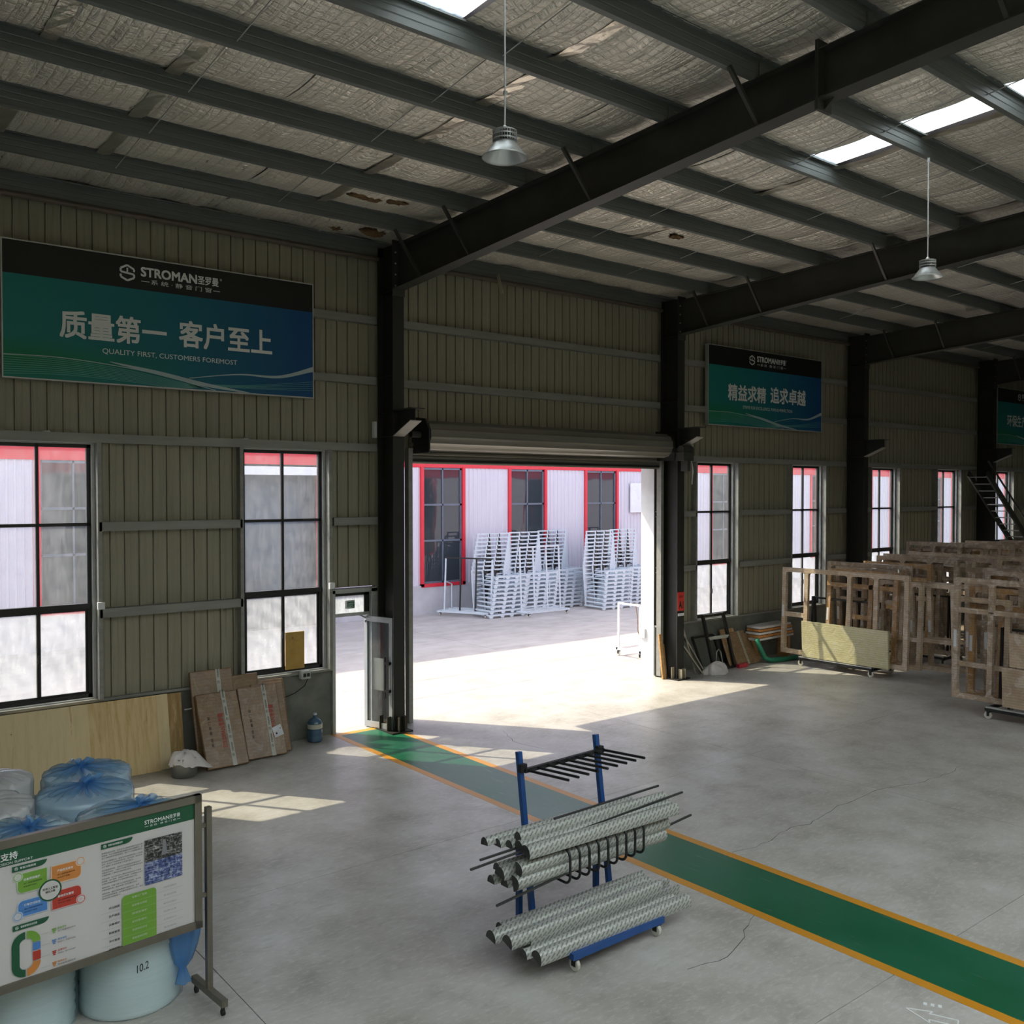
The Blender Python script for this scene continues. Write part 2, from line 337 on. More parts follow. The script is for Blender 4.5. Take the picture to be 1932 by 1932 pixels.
# deferred text: fitted to its width and height once everything is linked
TEXTS = []
def text(body, parent, m, o, u, v, wd, ht, bold=0., name='lettering'):
    cu = bpy.data.curves.new(name, 'FONT'); cu.body = body; cu.size = 1; cu.fill_mode = 'FRONT'; cu.resolution_u = 3
    cu.materials.append(m); ob = link(name, cu, parent); TEXTS.append((ob, Vector(o) - org(parent), Vector(u).normalized(), Vector(v).normalized(), wd, ht, bold)); return ob
def fit_texts():
    bpy.context.view_layer.update(); dg = bpy.context.evaluated_depsgraph_get()
    for ob, o, u, v, wd, ht, bold in TEXTS:
        me = bpy.data.meshes.new_from_object(ob.evaluated_get(dg)); vs = [tuple(p.co) for p in me.vertices]; fs = [tuple(p.vertices) for p in me.polygons]
        x0 = min(c[0] for c in vs); x1 = max(c[0] for c in vs); y0 = min(c[1] for c in vs); y1 = max(c[1] for c in vs)
        sx = wd / max(1e-4, x1 - x0); sy = ht / max(1e-4, y1 - y0); n = u.cross(v); mb = MB()
        for k, (a, b) in enumerate([(0, 0), (1, 1), (-1, -1), (1, -1), (-1, 1)] if bold else [(0, 0)]):
            mb.add([o + u * ((c[0] - x0 + a * bold) * sx) + v * ((c[1] - y0 + b * bold) * sy) + n * .00015 * k for c in vs], fs)
        nm, par, m = ob.name, ob.parent, ob.data.materials[0]; cu = ob.data; bpy.data.objects.remove(ob); bpy.data.curves.remove(cu); bpy.data.meshes.remove(me)
        base = nm.split('.')[0]; q = bpy.data.meshes.new(base); q.from_pydata([tuple(c) for c in mb.v], [], mb.f); q.materials.append(m); link(base, q, par)

X3 = Vector((1, 0, 0)); Y3 = Vector((0, 1, 0)); Z3 = Vector((0, 0, 1))
# ------------------------------------------------------------------ floor and yard
fl = MB().box(-8, 48, -8, 15.3, -.2, -.02).build('floor', M['joint']); tag(fl, kind='structure')
gx = [-8, -1.64, 3.19, 8.03, 12.865, 17.7, 22.53, 27.37, 32.2, 37.04, 41.87, 48]; gy = [-8, -.9, 4.38, 9.65, 15.3]
for i in range(len(gx) - 1):
    for j in range(len(gy) - 1):
        g = .004
        MB().box(gx[i] + g, gx[i + 1] - g, gy[j] + g, gy[j + 1] - g, -.02, 0).build('slab', M['floor'], fl)
SX0, SX1 = 7.99, 9.17
MB().box(SX0 + .12, SX1 - .12, -7, 15.05, 0, .002).build('green_strip', M['green_paint'], fl)
MB().box(SX0, SX0 + .12, -7, 15.3, 0, .0022).build('yellow_line', M['yellow_paint'], fl)
MB().box(SX1 - .12, SX1, -7, 14.6, 0, .0022).build('yellow_line', M['yellow_paint'], fl)
MB().box(SX0 + .12, 8.9, 15.05, 15.2, 0, .0022).build('yellow_line', M['yellow_paint'], fl)
# chalked outline of an arrow in its square beside the walkway
ar = MB()
def chalk(pts, w_=.012):
    for a, b in zip(pts, pts[1:]): ar.bar((a[0], a[1], .002), (b[0], b[1], .002), w_, .003)
chalk([(7.55, 4.03), (7.67, 3.86), (7.62, 3.86), (7.71, 3.66), (7.62, 3.62), (7.53, 3.82), (7.49, 3.79), (7.55, 4.03)])
for k in range(3): chalk([(7.72 + .03 * k, 3.95 - .05 * k), (7.76 + .03 * k, 3.97 - .05 * k)], .03)
ar.build('chalk_mark', M['white_print'], fl)

for pts in [
    [(9.20, 7.14), (9.55, 7.07), (9.88, 7.08), (10.19, 7.17), (10.47, 7.18), (10.78, 7.12), (11.03, 7.17), (11.40, 7.19), (11.72, 7.27), (12.07, 7.27), (12.44, 7.29), (12.80, 7.29), (13.13, 7.23), (13.60, 7.09), (14.16, 7.05), (14.65, 7.05), (15.12, 7.15)],
    [(8.00, 5.92), (7.76, 5.84), (7.54, 5.70), (7.21, 5.59), (6.93, 5.53), (6.76, 5.62), (6.41, 5.63)],
    [(10.62, 13.47), (10.51, 13.25), (10.42, 13.01), (10.29, 12.82), (10.30, 12.52), (10.38, 12.18), (10.42, 12.04)],
]:                                                              # hairline cracks wandering across the slabs
    rd = random.Random(3); m = MB(); q = []
    for a, b in zip(pts, pts[1:]):
        k = max(2, int(math.dist(a, b) / .12)); q += [(a[0] + (b[0] - a[0]) * i / k + rd.uniform(-.02, .02), a[1] + (b[1] - a[1]) * i / k + rd.uniform(-.02, .02)) for i in range(k)]
    for a, b in zip(q, q[1:]): m.bar((a[0], a[1], .0004), (b[0], b[1], .0004), rd.uniform(.003, .008), .0008)
    m.build('crack', M['joint'], fl)['kind'] = 'stuff'

gr = MB().box(-30, 100, 15.3, 45, -.3, -.03).build('ground', M['joint']); tag(gr, kind='structure')
yx = [-30, -10, 2, 10, 16, 22, 28, 36, 46, 60, 100]; yy = [15.3, 16.75, 18.3, 22.6, 28.3]
for i in range(len(yx) - 1):
    for j in range(len(yy) - 1):
        g = .006
        MB().box(yx[i] + (g if j > 1 else 0), yx[i + 1] - (g if j > 1 else 0), yy[j] + (g if j else 0), yy[j + 1] - g, -.03, -.001).build('slab', M['yard'], gr)

# ------------------------------------------------------------------ north wall
wall = struct('wall_north')
CX = [1.07 + .02, 8.95, 16.70, 24.72, 32.86, 40.95]; CW = .24
WIN = [2.45, 6.39, 18.12, 22.11, 26.17, 30.19, 34.22]; WW, WZ0, WZ1 = 1.505, 1.23, 5.15
YW = 15.30
def panel(x0, x1, z0, z1, mb=None):
    m = mb or MB(); d = .014
    prof = [(x0, YW + .02), (x0 + .010, YW + .02), (x0 + .016, YW - d), (x0 + .034, YW - d), (x0 + .042, YW), ((x0 + x1) / 2 - .02, YW + .002), ((x0 + x1) / 2, YW + .006), ((x0 + x1) / 2 + .02, YW + .002), (x1 - .004, YW), (x1, YW + .02), (x1, YW + .05), (x0, YW + .05)]
    if x1 - x0 < .1: prof = [(x0, YW), (x1, YW), (x1, YW + .05), (x0, YW + .05)]
    return m.prism([(p[0], p[1]) for p in prof], (0, 0, z0), X3, Y3, (0, 0, z1 - z0))
PP = .2205
low_free = []                                                  # stretches of wall between the openings, below 5.2 m
edges = [-8] + sum([[a - .05, a + WW + .05] for a in WIN], []) + [48]
for a, b in zip(edges[::2], edges[1::2]): low_free.append((a, b))
def lowspans(x0, x1):
    r = []
    for a, b in low_free:
        s, e = max(a, x0), min(b, x1)
        if e - s > .02:
            for (c, d, z) in ((8.02, 8.98, 2.66), (9.6, 16.66, 5.0)):   # the two doors
                pass
            r.append((s, e))
    return r
rest = MB(); k = 0; x = 2.1
def lowpanel(s, e, target):
    # door openings cut from below
    segs = [(s, min(e, 8.02), 1.2), (max(s, 8.02), min(e, 8.98), 2.66), (max(s, 8.98), min(e, 9.58), 0.), (max(s, 9.58), min(e, 16.68), 5.0), (max(s, 16.68), e, 1.2)]
    for a, b, z in segs:
        if b - a > .02:
            if target is None: panel(a, b, z, 5.22).build('wall_panel', M['panel'], wall)
            else: panel(a, b, z, 5.22, target)
x = 2.226
while x < 34.9:
    panel(x, x + PP, 5.22, 8.86).build('wall_panel', M['panel'], wall)
    for s, e in lowspans(x, x + PP): lowpanel(s, e, None)
    x += PP
for a, b in ((-8, 2.226), (x, 48)):
    xx = a
    while xx < b - .01:
        e = min(b, xx + PP * 2); panel(xx, e, 5.22, 8.86, rest)
        for s, q in lowspans(xx, e): lowpanel(s, q, rest)
        xx = e
rest.build('wall_panel', M['panel'], wall)['kind'] = 'stuff'
outer = MB()                                                   # the white outer skin, seen from the yard
for a, b in low_free:
    for c, d, z in ((a, min(b, 8.02), 0), (max(a, 8.02), min(b, 8.98), 2.66), (max(a, 8.98), min(b, 9.55), 0), (max(a, 9.55), min(b, 16.68), 5.0), (max(a, 16.68), b, 0)):
        if d - c > .02: outer.box(c, d, 15.42, 15.46, z, 5.2)
outer.box(-8, 48, 15.42, 15.46, 5.2, 9.3)
for a in WIN: outer.box(a - .05, a + WW + .05, 15.42, 15.46, 0, WZ0)
outer.build('outer_skin', M['panel_white'], wall)
ot = MB()
for a in WIN:
    for c in ((a - .13, a - .03, WZ0 - .1, WZ1 + .1), (a + WW + .03, a + WW + .13, WZ0 - .1, WZ1 + .1), (a - .13, a + WW + .13, WZ0 - .1, WZ0)): ot.box(c[0], c[1], 15.45, 15.48, c[2], c[3])
ot.box(-8, 48, 15.45, 15.48, 5.22, 5.75); ot.build('outer_trim', M['red_trim'], wall)
MB().box(9.2, 17.0, 15.46, 16.6, 5.17, 5.24).build('door_canopy', M['white_metal'], wall)
# concrete plinth, cut at the doors
for a, b in ((-8, 2.4), (2.4, 4.6), (4.6, 8.03), (16.68, 20.6), (20.6, 26), (26, 32), (32, 48)):
    MB().box(a, b, 15.27, 15.42, 0, 1.17).build('plinth', M['concrete_dark'], wall)
MB().box(-8, 8.03, 15.2, 15.3, 1.17, 1.21).build('plinth_cap', M['girt'], wall); MB().box(16.68, 48, 15.2, 15.3, 1.17, 1.21).build('plinth_cap', M['girt'], wall)
# girts run between the columns at five heights, stopping at the windows
def girt(x0, x1, z):
    m = MB().prism([(15.14, z - .07), (15.14, z + .07), (15.29, z + .07), (15.29, z + .055), (15.155, z + .055), (15.155, z - .055), (15.29, z - .055), (15.29, z - .07)], (x0, 0, 0), Y3, Z3, (x1 - x0, 0, 0))
    return m.build('girt', M['girt'], wall)
for z in (7.60, 6.48, 5.24):
    for a, b in zip([-8] + CX, CX + [48]):
        if z == 5.24 and a == 8.95: girt(a + .02, 9.55, z); continue
        girt(a + .02, b - .01, z)
for z in (3.88, 2.54):
    for a, b in low_free:
        for c in [q for q in ((a, min(b, 8.02 if z > 2.6 else 8.02)), (max(a, 8.02), min(b, 9.55)), (max(a, 16.68), b)) if q[1] - q[0] > .1]:
            if z < 2.6 and 8 < c[0] < 9: continue
            girt(c[0] + .02, c[1] - .02, z)
for a in WIN:                                                  # posts beside every window
    for xx in (a - .11, a + WW + .05):
        MB().box(xx, xx + .06, 15.14, 15.3, 1.21, 5.18).build('window_post', M['girt'], wall)
# two light fittings taped over: small white scraps left on the girt above the windows
for xx in (3.3, 6.4):
    MB().lathe([(.0, .03), (.05, .025), (.07, .0)], (xx, 15.2, 5.31), 8).build('plaster_lump', M['white_cloth'], wall)
for xx, z in ((4.03, 2.66), (7.97, 2.72)):
    MB().box(xx - .05, xx + .05, 15.08, 15.14, z - .05, z + .06).build('cable_clip', M['white_metal'], wall)
MB().box(8.83, 8.88, 15.05, 15.14, 5.42, 5.72).build('switch_box', M['white_metal'], wall)

# ------------------------------------------------------------------ windows
def make_window(name):
    r = struct(name); b = .055
    f = MB(); f.box(0, b, .05, .12, 0, 3.92).box(WW - b, WW, .05, .12, 0, 3.92).box(0, WW, .05, .12, 0, b).box(0, WW, .05, .12, 3.92 - b, 3.92)
    f.box(0, WW, .03, .12, 1.38, 1.46); f.build('window_frame', M['alu_black'], r)
    MB().box(WW / 2 - .022, WW / 2 + .022, .05, .11, 1.46, 3.92).build('mullion', M['alu_black'], r)
    MB().box(0, WW, .05, .11, 2.66, 2.71).build('transom', M['alu_black'], r)
    for x0, x1, y in ((.04, WW / 2 + .03, .06), (WW / 2 - .03, WW - .04, .08)):
        s = MB(); q = .045
        s.box(x0, x0 + q, y, y + .03, .04, 1.39).box(x1 - q, x1, y, y + .03, .04, 1.39).box(x0, x1, y, y + .03, .04, .09).box(x0, x1, y, y + .03, 1.34, 1.39)
        sh = s.build('sash', M['alu_black'], r)
        MB().box(x0 + q, x1 - q, y + .012, y + .018, .09, 1.34).build('pane', M['glass_dirty'], sh)
    MB().box(WW / 2 - .015, WW / 2 + .015, .03, .06, .6, .72).build('sash_lock', M['black_metal'], r)
    for x0, x1 in ((b, WW / 2 - .022), (WW / 2 + .022, WW - b)):
        for z0, z1 in ((1.46, 2.66), (2.71, 3.865)):
            MB().box(x0, x1, .08, .086, z0, z1).build('pane', M['glass_dusty'], r)
    c = MB().box(-.05, 0, -.02, .13, -.05, 3.97).box(WW, WW + .05, -.02, .13, -.05, 3.97).box(0, WW, -.02, .13, -.05, 0).box(0, WW, -.02, .13, 3.92, 3.97)
    c.build('casing', M['galv'], r)
    return r
w0 = make_window('window_1')
for i, a in enumerate(WIN):
    o = w0 if i == 0 else copy_tree(w0)
    o.name = 'window_%d' % (i + 1); o.location = (a, YW, WZ0)

# ------------------------------------------------------------------ personnel door, opened inwards
d1 = struct('door_1')
MB().box(8.03, 8.09, 15.2, 15.4, 0, 2.62).box(8.84, 8.97, 15.2, 15.4, 0, 2.62).box(8.03, 8.97, 15.2, 15.4, 2.56, 2.64).box(8.03, 8.97, 15.28, 15.38, 2.12, 2.18).build('door_frame', M['galv'], d1)
MB().box(8.09, 8.84, 15.29, 15.35, 2.50, 2.56).box(8.74, 8.84, 15.29, 15.35, 2.18, 2.56).build('transom_frame', M['alu_black'], d1)
MB().box(8.09, 8.75, 15.31, 15.32, 2.18, 2.5).build('transom_pane', M['glass_frost'], d1)
MB().box(8.36, 8.54, 15.300, 15.305, 2.26, 2.41).build('exit_sticker', flat('exit_green', '#1e6b52'), d1)
MB().box(8.34, 8.385, 15.296, 15.299, 2.265, 2.405).box(8.375, 8.525, 15.296, 15.299, 2.275, 2.285).box(8.375, 8.525, 15.296, 15.299, 2.385, 2.395).build('exit_border', M['white_print'], d1)
text('安全出口', d1, M['white_print'], (8.41, 15.297, 2.335), X3, Z3, .11, .035, .01); text('EXIT', d1, M['white_print'], (8.41, 15.297, 2.292), X3, Z3, .09, .03, .01)
hx = Vector((8.80, 15.37, 0)); dd = Vector((8.985 - 8.80, 14.675 - 15.37, 0)).normalized(); nn = Vector((-dd.y, dd.x, 0)); L = .72
if nn.x > 0: nn = -nn
def leaf(mb, s0, s1, z0, z1, t0=-.025, t1=.025):
    c = hx + dd * (s0 + s1) / 2 + nn * (t0 + t1) / 2 + Z3 * (z0 + z1) / 2
    return mb.obox(c, dd * (s1 - s0) / 2, nn * (t1 - t0) / 2, Z3 * (z1 - z0) / 2)
lf = MB(); leaf(lf, 0, .075, .02, 2.1); leaf(lf, L - .085, L, .02, 2.1); leaf(lf, .075, L - .085, .02, .13); leaf(lf, .075, L - .085, 2.0, 2.1)
lf = lf.build('door_leaf', M['alu_grey'], d1)
leaf(MB(), .075, L - .085, .13, 2.0, -.004, .004).build('pane', M['glass_clear'], lf)
hd = MB(); leaf(hd, L - .16, L - .13, .62, 1.38, .06, .085); leaf(hd, L - .13, L - .03, .73, .78, .02, .085); leaf(hd, L - .13, L - .03, 1.24, 1.29, .02, .085); hd.build('pull_handle', M['black_metal'], lf)
leaf(MB(), .02, .055, 1.98, 2.02, .025, .06).build('closer', M['alu_grey'], lf)
ca = hx + dd * .05 + Z3 * 2.06; MB().bar(ca + nn * .04, (8.6, 15.3, 2.15), .03, .03).build('closer_arm', M['alu_grey'], lf)
leaf(MB(), .10, L - .22, .72, 1.32, -.03, -.026).build('paper_notice', mat('grey_notice', '#a8a49a', .7), lf)

# ------------------------------------------------------------------ roller shutter over the wide doorway
sh = thing('roller_shutter', 'grey corrugated roller shutter coiled up over the wide yard doorway', 'roller shutter', (13.1, 15.0, 5.2))
n = 40; cyl = []
for i in range(n):
    a = 2 * PI * i / n; r_ = .27 + (.014 if i % 3 == 0 else 0); cyl.append((14.86 + r_ * math.cos(a), 5.50 + r_ * math.sin(a)))
MB().prism(cyl, (9.78, 0, 0), Y3, Z3, (6.75, 0, 0)).build('coil', mat('shutter_slat', '#7d7a71', .36, .4, var=.15, scale=2, stretch=(.3, 6, 6)), sh)
z = 5.36
while z > 4.98:
    MB().prism([(15.1, z), (15.085, z - .02), (15.085, z - .055), (15.1, z - .078), (15.115, z - .078), (15.115, z)], (9.64, 0, 0), Y3, Z3, (6.98, 0, 0)).build('slat', bpy.data.materials['shutter_slat'], sh); z -= .08
MB().box(9.64, 16.62, 15.07, 15.13, z + .045, z + .08).build('bottom_bar', M['black_metal'], sh)
for a in (9.55, 16.6): MB().box(a, a + .09, 15.02, 15.16, 0, 5.25).build('guide_rail', M['girt'], sh)
for a in (9.70, 16.53): MB().prism([(14.55, 5.15), (15.14, 5.15), (15.14, 5.85), (14.7, 5.8), (14.55, 5.6)], (a, 0, 0), Y3, Z3, (.03, 0, 0)).build('end_bracket', M['black_metal'], sh)
MB().tube([(9.5, 14.86, 5.5), (9.78, 14.86, 5.5)], .06, 12).build('shaft', M['steel_dark'], sh); MB().tube([(16.53, 14.86, 5.5), (16.72, 14.86, 5.5)], .06, 12).build('shaft', M['steel_dark'], sh)
mo = MB(); mo.box(16.58, 16.92, 14.30, 14.56, 5.14, 5.34); mo.tube([(16.6, 14.42, 5.4), (16.95, 14.42, 5.4)], .1, 10); mo.box(16.7, 16.8, 14.3, 14.5, 4.9, 5.14); mo = mo.build('motor', M['steel_dark'], sh)
MB().tube([(16.85, 14.35, 5.3), (16.88, 14.28, 4.9), (16.86, 14.3, 4.6), (16.9, 14.32, 4.95), (16.92, 14.4, 5.2)], .012, 6).build('pull_chain', M['galv'], mo)
MB().box(16.66, 16.72, 15.3, 15.72, 0, 5.15).build('door_jamb', M['white_metal'], wall); MB().box(16.60, 16.66, 15.55, 15.72, .88, 1.1).build('jamb_box', M['white_metal'], wall)
MB().box(9.45, 9.56, 15.3, 15.6, 0, 5.15).build('door_jamb', M['white_metal'], wall)

# ------------------------------------------------------------------ columns and rafters
def zt(y): return 8.885 + .0365 * (14.5 - y)                   # top flange of the rafters
cols = []
names = ['steel column just left of the view, carrying the first rafter', 'dark steel column between the small glass door and the wide doorway', 'dark steel column right of the wide doorway with the red A1 sign',
         'dark steel column right of the second banner', 'dark steel column beside the steel stair, third from the wide doorway', 'far dark steel column beyond the stair']
for i, cx in enumerate(CX):
    if i == 0 or i == 5: pass
    t = thing('steel_column', names[i], 'column', (cx + CW / 2, 14.9, 0)); c = t
    MB().box(cx, cx + CW, 14.6, 14.616, 0, 8.95).build('inner_flange', M['column'], t); MB().box(cx, cx + CW, 15.12, 15.136, 0, 8.95).build('outer_flange', M['column'], t)
    MB().box(cx + CW / 2 - .006, cx + CW / 2 + .006, 14.616, 15.12, 0, 8.95).build('web', M['column'], t)
    for z in (8.08, 6.55, 5.88, 5.44): MB().box(cx + .004, cx + CW - .004, 14.616, 15.12, z - .006, z + .006).build('stiffener', M['column'], t)
    cb = MB().prism([(14.6, 5.45), (14.04, 5.69), (14.04, 5.9), (14.6, 5.9)], (cx + CW / 2 - .008, 0, 0), Y3, Z3, (.016, 0, 0)).build('corbel', M['column'], t)
    MB().box(cx, cx + CW + .06, 14.0, 14.6, 5.9, 5.915).build('corbel_plate', M['column'], cb)
    MB().prism([(14.6, 5.43), (14.02, 5.68), (14.02, 5.695), (14.6, 5.445)], (cx, 0, 0), Y3, Z3, (CW, 0, 0)).build('corbel_soffit', M['galv'] if False else mat('corbel_soffit_lit_tone', '#8b8880', .5), cb)  # soffit coloured paler than the column to imitate light falling on it
    MB().box(cx - .1, cx + CW + .1, 14.48, 15.2, 0, .03).build('base_plate', M['column'], t)
    gm = mat('mottled_gusset_steel', '#8d8672' if i > 1 else '#3a352c', .85, var=.35, scale=6, bump=.3) if i in (1, 2) else None  # mottled gussets, paler than the column paint
    for (x0, x1, y0, y1) in ((cx - .09, cx, 14.68, 14.70), (cx - .09, cx, 14.95, 14.97), (cx + CW, cx + CW + .09, 14.66, 14.68), (cx + CW, cx + CW + .09, 14.95, 14.97), (cx + .05, cx + .07, 14.49, 14.6), (cx + .17, cx + .19, 14.49, 14.6)):
        MB().box(x0, x1, y0, y1, .03, .30 - .05 * random.random()).build('gusset', gm or M['column'], t)
    cols.append(t)
rl = ['black rafter end in the top left corner of the roof', 'long black tapered rafter bolted to the column left of the wide doorway', 'black tapered rafter on the column with the A1 sign', 'black rafter on the column beyond the second banner', 'far black rafter on the column beside the stair', 'farthest black rafter, over the third banner']
SPL = 5.87
def zb(y): return 8.11 + (14.5 - y) * (8.665 - 8.11) / (14.5 - SPL) if y > SPL else 8.672 + .0365 * (SPL - y)
PY = [13.76, 12.31, 10.89, 9.46, 8.07, 6.68, 5.33, 3.92, 2.51, 1.10, -.31, -1.72, -3.13, -4.54, -5.95]
def zp(y): return 8.90 + .0365 * (13.76 - y)
for i, cx in enumerate(CX):
    t = thing('rafter', rl[i], 'roof beam', (cx + CW / 2, 14.5, 8.1)); xm = cx + CW / 2
    def side(y0, y1, f0, f1, x0, x1, nm):
        return MB().prism([(y0, f0(y0)), (y1, f0(y1)), (y1, f1(y1)), (y0, f1(y0))], (x0, 0, 0), Y3, Z3, (x1 - x0, 0, 0)).build(nm, M['steel_dark'], t)
    for y0, y1 in ((14.58, SPL + .02), (SPL - .02, -7.5)):
        side(y0, y1, lambda y: zb(y) + .008, lambda y: zt(y) - .01, xm - .006, xm + .006, 'web')
        side(y0, y1, lambda y: zb(y) - .006, lambda y: zb(y) + .008, cx, cx + CW, 'bottom_flange')
        side(y0, y1, lambda y: zt(y) - .012, lambda y: zt(y), cx, cx + CW, 'top_flange')
    MB().box(cx - .01, cx + CW + .01, 14.58, 14.602, 7.98, 8.98).build('end_plate', M['steel_dark'], t)
    for yy_ in (SPL + .011, SPL - .011): MB().box(cx - .01, cx + CW + .01, yy_ - .009, yy_ + .009, 8.55, 9.30).build('splice_plate', M['steel_dark'], t)
    MB().prism([(SPL - .02, 8.57), (SPL - .02, 8.67), (SPL - .14, 8.67)], (xm - .006, 0, 0), Y3, Z3, (.012, 0, 0)).build('haunch_stiffener', M['steel_dark'], t)
    for yq in (13.76, 12.31, 9.46, 6.68, 3.92, 1.1):
        MB().bar((cx - .47, yq, zp(yq) + .01), (cx + .03, yq - .02, zb(yq) + .03), .045, .045).build('fly_brace', M['steel_dark'], t)
    bo = MB()
    for z in (8.16, 8.36, 8.56, 8.76):
        for xx in (cx + .05, cx + CW - .05): bo.lathe([(0, .012), (.016, .012), (.016, 0)], (xx, 14.58, z), 6, (0, -1, 0))
    bo.build('bolts', M['galv'], t)['kind'] = 'stuff'

# ------------------------------------------------------------------ roof: purlins, foil insulation, skylights, rods
ceil = struct('ceiling')
def purlin(y, z0, h=.25, xa=-8, xb=48):
    pr = [(y, z0), (y + .075, z0), (y + .075, z0 + .022), (y + .067, z0 + .022), (y + .067, z0 + .008), (y + .008, z0 + .008), (y + .008, z0 + .07), (y + .014, z0 + .08), (y + .008, z0 + .09), (y + .008, z0 + .15), (y + .014, z0 + .16), (y + .008, z0 + .17),
          (y + .008, z0 + h - .008), (y - .067, z0 + h - .008), (y - .067, z0 + h - .022), (y - .075, z0 + h - .022), (y - .075, z0 + h), (y, z0 + h),
          (y, z0 + .17), (y + .006, z0 + .16), (y, z0 + .15), (y, z0 + .09), (y + .006, z0 + .08), (y, z0 + .07)]
    return MB().prism(pr, (xa, 0, 0), Y3, Z3, (xb - xa, 0, 0)).build('purlin', M['purlin'], ceil)
for y in PY: purlin(y, zp(y))
purlin(15.12, 8.77, .27)
cl = MB()
for y in PY[:12]:
    for cx in CX: cl.box(cx + CW / 2 - .05, cx + CW / 2 + .05, y - .012, y - .004, zt(y), zp(y) + .2)
cl.build('purlin_cleats', M['purlin'], ceil)['kind'] = 'stuff'
def zf(y): return zp(y) + .252
ROWS = [15.28] + PY
SKX = [(5.06, 5.80), (12.03, 12.77), (20.3, 21.04), (28.4, 29.14), (36.5, 37.24)]
cuts = [-8, -5.5, -3, -.2, 1.15, 2.42, 3.74, 5.06, 5.80, 7.1, 8.4, 9.7, 10.9, 12.03, 12.77, 14.05, 15.35, 16.7, 17.95, 19.15, 20.3, 21.04, 22.3, 23.5, 24.8, 26.4, 28.4, 29.14, 31, 33, 35, 36.5, 37.24, 40, 44, 48]
def foil(x0, x1, y0, y1, sag, wild, mb):
    fine = x1 < 26 and wild < 1; nx = max(3, int((x1 - x0) / (.055 if fine else .25))); ny = 8 if fine else 4; seed = random.random() * 50; vs = []
    am = random.uniform(.3, 1.0)
    wave = [(random.uniform(.002, .007) * am, random.uniform(12, 55), random.uniform(0, 6.28), random.uniform(-1.2, 1.2)) for _ in range(7)]
    for j in range(ny + 1):
        y = y0 + (y1 - y0) * j / ny; b = math.sin(PI * j / ny)
        for i in range(nx + 1):
            x_ = x0 + (x1 - x0) * i / nx; e = math.sin(PI * i / nx)
            d = -sag * b * (.45 + .55 * e) + b ** .5 * sum(a_ * math.sin(f_ * x_ + p_ + q_ * (y - y0)) for a_, f_, p_, q_ in wave) + wild * b * (random.random() - .6) * .6 + .004 * b * math.sin(y * 46)
            vs.append((x_, y, zf(y) + d - (.003 if (int(x0 * 10) % 2) else 0)))
    fs = [(j * (nx + 1) + i, j * (nx + 1) + i + 1, (j + 1) * (nx + 1) + i + 1, (j + 1) * (nx + 1) + i) for j in range(ny) for i in range(nx)]
    mb.add(vs, fs)
farfoil = MB(); nfoil = 0
for r in range(len(ROWS) - 1):
    y0, y1 = ROWS[r], ROWS[r + 1]
    for a, b in zip(cuts, cuts[1:]):
        issky = (any(abs(a - s[0]) < .01 for s in SKX) and y0 < 8.1) or (y0 < 1.2 and b < 16.8)  # last case is the translucent band added for daylight, out of view
        if issky:
            m = MB(); k = 8
            vs = []
            for j in (0, 1):
                y = (y0, y1)[j]
                for i in range(k + 1): vs.append((a + (b - a) * i / k, y, zf(y) + .03 + (.02 if i % 2 else 0)))
            m.add(vs, [(i, i + 1, k + 2 + i, k + 1 + i) for i in range(k)]); m.build('skylight_or_added_panel', M['skylight'], ceil)
            continue
        wild = .10 if r == 0 else 0; sag = .12 if r == 0 else .095
        near = b < 26.5 and r < 11 and a > .9
        if near and nfoil < 290:
            m = MB(); foil(a, b, y0, y1, sag, wild, m); m.build('foil_sheet', M['foil'], ceil, True); nfoil += 1
        else: foil(a, b, y0, y1, sag, wild, farfoil)
farfoil.build('foil_sheet', M['foil'], ceil, True)['kind'] = 'stuff'
for r in range(1, 8):                                          # shiny tape over some of the seams
    y0, y1 = ROWS[r], ROWS[r + 1]
    for a in (cuts[5], cuts[6], cuts[9], cuts[11], cuts[14], cuts[17]):
        if random.random() < .55:
            m = MB(); vs = []
            for j in range(9):
                y = y0 + (y1 - y0) * j / 8; b = math.sin(PI * j / 8)
                for q in (-.09, 0, .09): vs.append((a + q + random.uniform(-.01, .01), y, zf(y) - .03 - .035 * b + random.uniform(-.012, .008)))
            m.add(vs, [(j * 3 + i, j * 3 + i + 1, j * 3 + i + 4, j * 3 + i + 3) for j in range(8) for i in (0, 1)]); m.build('seam_tape', M['foil_tape'], ceil)
rs = MB()                                                      # the roof sheet above, open over the skylights
prev = -8.5; YR = 1.10                                        # beyond YR, over the first bays, an added unseen translucent band lets daylight in
for a, b in [q for q in SKX if q[0] < 16] + [(16.7, 16.7)]:
    rs.add([(prev, 8.07, zf(8.07) + .1), (a, 8.07, zf(8.07) + .1), (a, YR, zf(YR) + .1), (prev, YR, zf(YR) + .1)], [(0, 1, 2, 3)]); prev = b
for a, b in [q for q in SKX if q[0] > 16] + [(48.5, 49)]:
    rs.add([(prev, 8.07, zf(8.07) + .1), (a, 8.07, zf(8.07) + .1), (a, -8, zf(-8) + .1), (prev, -8, zf(-8) + .1)], [(0, 1, 2, 3)]); prev = b
rs.add([(-8.5, 16, zf(16) + .1), (48.5, 16, zf(16) + .1), (48.5, 8.07, zf(8.07) + .1), (-8.5, 8.07, zf(8.07) + .1)], [(0, 1, 2, 3)])
rs.build('roof_sheet', M['panel_white'], ceil)
rods = []
